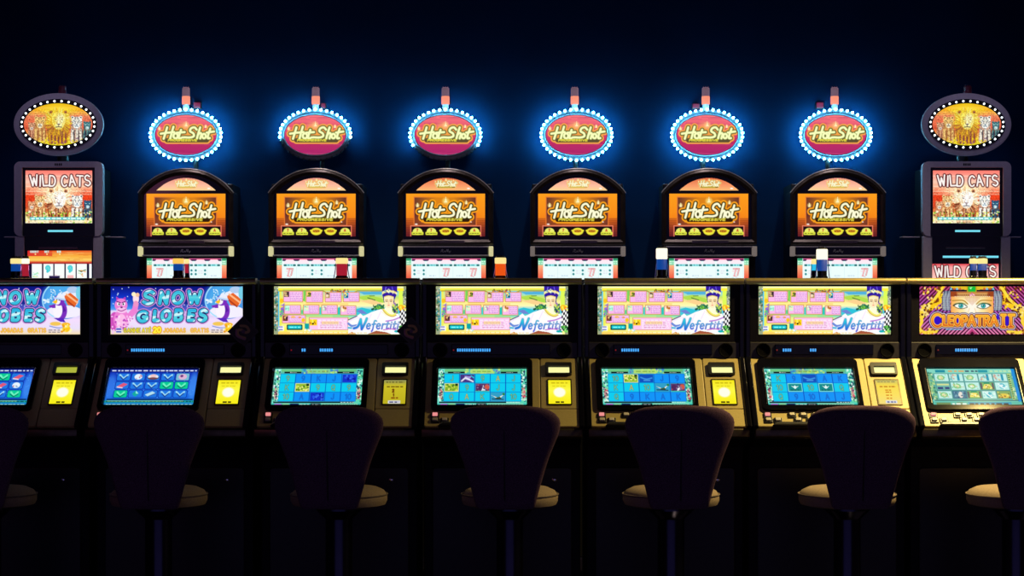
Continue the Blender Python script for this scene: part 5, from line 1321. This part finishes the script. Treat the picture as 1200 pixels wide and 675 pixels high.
# ------------------------------------------------------------------ stools
def backrest(p):
    # half widths measured down the height, from the top
    prof = [(.998, .06, .010), (.996, .108, .018), (.990, .155, .023), (.980, .186, .026), (.965, .211, .028), (.945, .228, .029), (.925, .233, .029), (.900, .231, .029), (.870, .222, .028), (.837, .208, .028), (.80, .193, .027), (.765, .180, .027), (.728, .168, .026), (.693, .158, .026), (.655, .147, .025), (.622, .138, .024), (.59, .130, .022), (.572, .124, .019), (.562, .114, .012)]
    b = bmesh.new(); n = 32; rows = []
    for z, hw, ht in prof:
        lean = -.035 * (z - .56) / .44
        r = []
        for k in range(n):
            a = 2 * PI * k / n; c, s = math.cos(a), math.sin(a)
            x = hw * math.copysign(abs(c) ** .55, c); y = ht * math.copysign(abs(s) ** .7, s)
            r.append(b.verts.new((x, y - .215 + lean + .022 * (x / .234) ** 2 * (.5 + .5 * (z - .56) / .44), z)))
        rows.append(r)
    for q, w in zip(rows, rows[1:]):
        for k in range(n): b.faces.new((q[k], q[(k + 1) % n], w[(k + 1) % n], w[k]))
    b.faces.new(rows[0]); b.faces.new(rows[-1])
    return finish('backrest', b, M['fabric'], p, smooth=True)
def seam(p):
    b = bmesh.new(); tube(b, [(0, -.215 - .035 * (z - .56) / .44 - .0275, z) for z in (.60, .66, .72, .78, .84, .895)], .003, 6); return finish('back_seam', b, M['black'], p, smooth=True)
def seatpad(p):
    b = bmesh.new(); n = 36
    prof = [(.0, .645), (.10, .643), (.165, .636), (.195, .622), (.208, .602), (.208, .580), (.200, .563), (.17, .555), (.0, .553)]
    lathe(b, [(max(r, .002), z) for r, z in prof], n)
    return finish('seat', b, M['seat'], p, smooth=True)
def pipe(p):
    b = bmesh.new(); tube(b, [(.2085 * math.cos(2 * PI * k / 40), .2085 * math.sin(2 * PI * k / 40), .607) for k in range(41)], .0035, 6); return finish('seat_piping', b, M['piping'], p, smooth=True)
def column(p):
    b = bmesh.new(); lathe(b, [(.062, .02), (.058, .05), (.058, .50), (.075, .515), (.10, .54), (.10, .555)], 28); return finish('column', b, M['darkchrome'], p, smooth=True)
def stoolbase(p):
    b = bmesh.new(); lathe(b, [(.22, 0), (.22, .012), (.205, .022), (.10, .035), (.065, .05)], 36); return finish('base_plate', b, M['darkchrome'], p, smooth=True)
YS = 8.47
def stool(px, rz, label):
    k = F / (YS - .22)
    cx = (px - 600) / k
    t = thing('bar_stool', label, 'stool', (cx, YS, 0), rz, 'padded stools in front of the machines')
    br = once('backrest', backrest, t); once('seam', seam, br)
    st = once('seatpad', seatpad, t); once('spipe', pipe, st)
    once('column', column, t); once('sbase', stoolbase, t)
    # keep the back where it stands when the stool is swivelled
    t.location.x = cx - .22 * math.sin(rz)
    return t
stool(-31, 0, 'dark padded stool cut off by the left edge of the photo')
stool(175, 0, 'dark padded stool in front of the whole bubble-letter machine')
stool(385.5, math.radians(-6), 'dark padded stool in front of the machine with the dim text card')
stool(592, math.radians(-5), 'dark padded stool at the middle, below the machine with the orange lamp')
stool(796.5, math.radians(5), 'navy padded stool in front of the olive-gold deck with the glowing card')
stool(1009.5, math.radians(6), 'navy padded stool in front of the gold deck with the pale card')
stool(1210, math.radians(4), 'navy padded stool cut off by the right edge of the photo')

# ------------------------------------------------------------------ light
def light(name, kind, loc, col, power, size=.1, target=None, spot=None, blend=.5):
    l = bpy.data.lights.new(name, kind); l.color = col; l.energy = power
    if kind == 'AREA': l.size = size
    else: l.shadow_soft_size = size
    o = bpy.data.objects.new(name, l); COL.objects.link(o); o.location = loc
    if spot: l.spot_size = math.radians(spot); l.spot_blend = blend
    if target is not None: o.rotation_euler = (Vector(target) - Vector(loc)).to_track_quat('-Z', 'Y').to_euler()
    return o
light('ceiling_downlight', 'SPOT', (2.60, 8.60, 3.0), (1, .74, .26), WARM, .05, (2.50, 8.72, 0.9), 128, 1.0)
for sx in (-2.62, 2.62): light('back_row_fill_spot', 'SPOT', (sx, 10.35, 3.55), (.70, .62, 1.0), BACK_FILL, .05, (sx, 11.25, 2.1), 46, .8)  # added lavender fill spots, brighten the grey frames of the cat machines
for sx in (-1.875, -1.126, -.381, .378, 1.133, 1.874): light('back_row_fill_spot', 'SPOT', (sx, 10.45, 3.6), (1.0, .80, .82), BACK_FILL * 2.5, .04, (sx, 11.28, 1.9), 42, .8)  # added fill spots, brighten the arched frames and silver edges
light('left_tint_fill', 'POINT', (-3.4, 4.2, 2.6), (1.0, .25, .55), REDL, .3)  # added magenta fill light, tints the backs of the left stools
w = bpy.data.worlds.new('dim_room'); SC.world = w; w.use_nodes = True
bg = w.node_tree.nodes['Background']; bg.inputs['Color'].default_value = (.27, .22, .64, 1); bg.inputs['Strength'].default_value = AMB

# ------------------------------------------------------------------ camera
cam = bpy.data.cameras.new('camera'); cam.sensor_width = 36; cam.lens = 36 * F / 1200
cam.shift_y = (HOR - 337.5) / 1200; cam.clip_end = 100
co = bpy.data.objects.new('camera', cam); COL.objects.link(co)
co.location = (0, 0, EYE); co.rotation_euler = (PI / 2, 0, 0)
SC.camera = co
vs = SC.view_settings; vs.view_transform = 'Standard'; vs.look = 'None'; vs.gamma = 1; vs.exposure = 0; vs.use_curve_mapping = False
SC.cycles.use_denoising = True
SC.cycles.use_light_tree = True
SC.cycles.max_bounces = 6
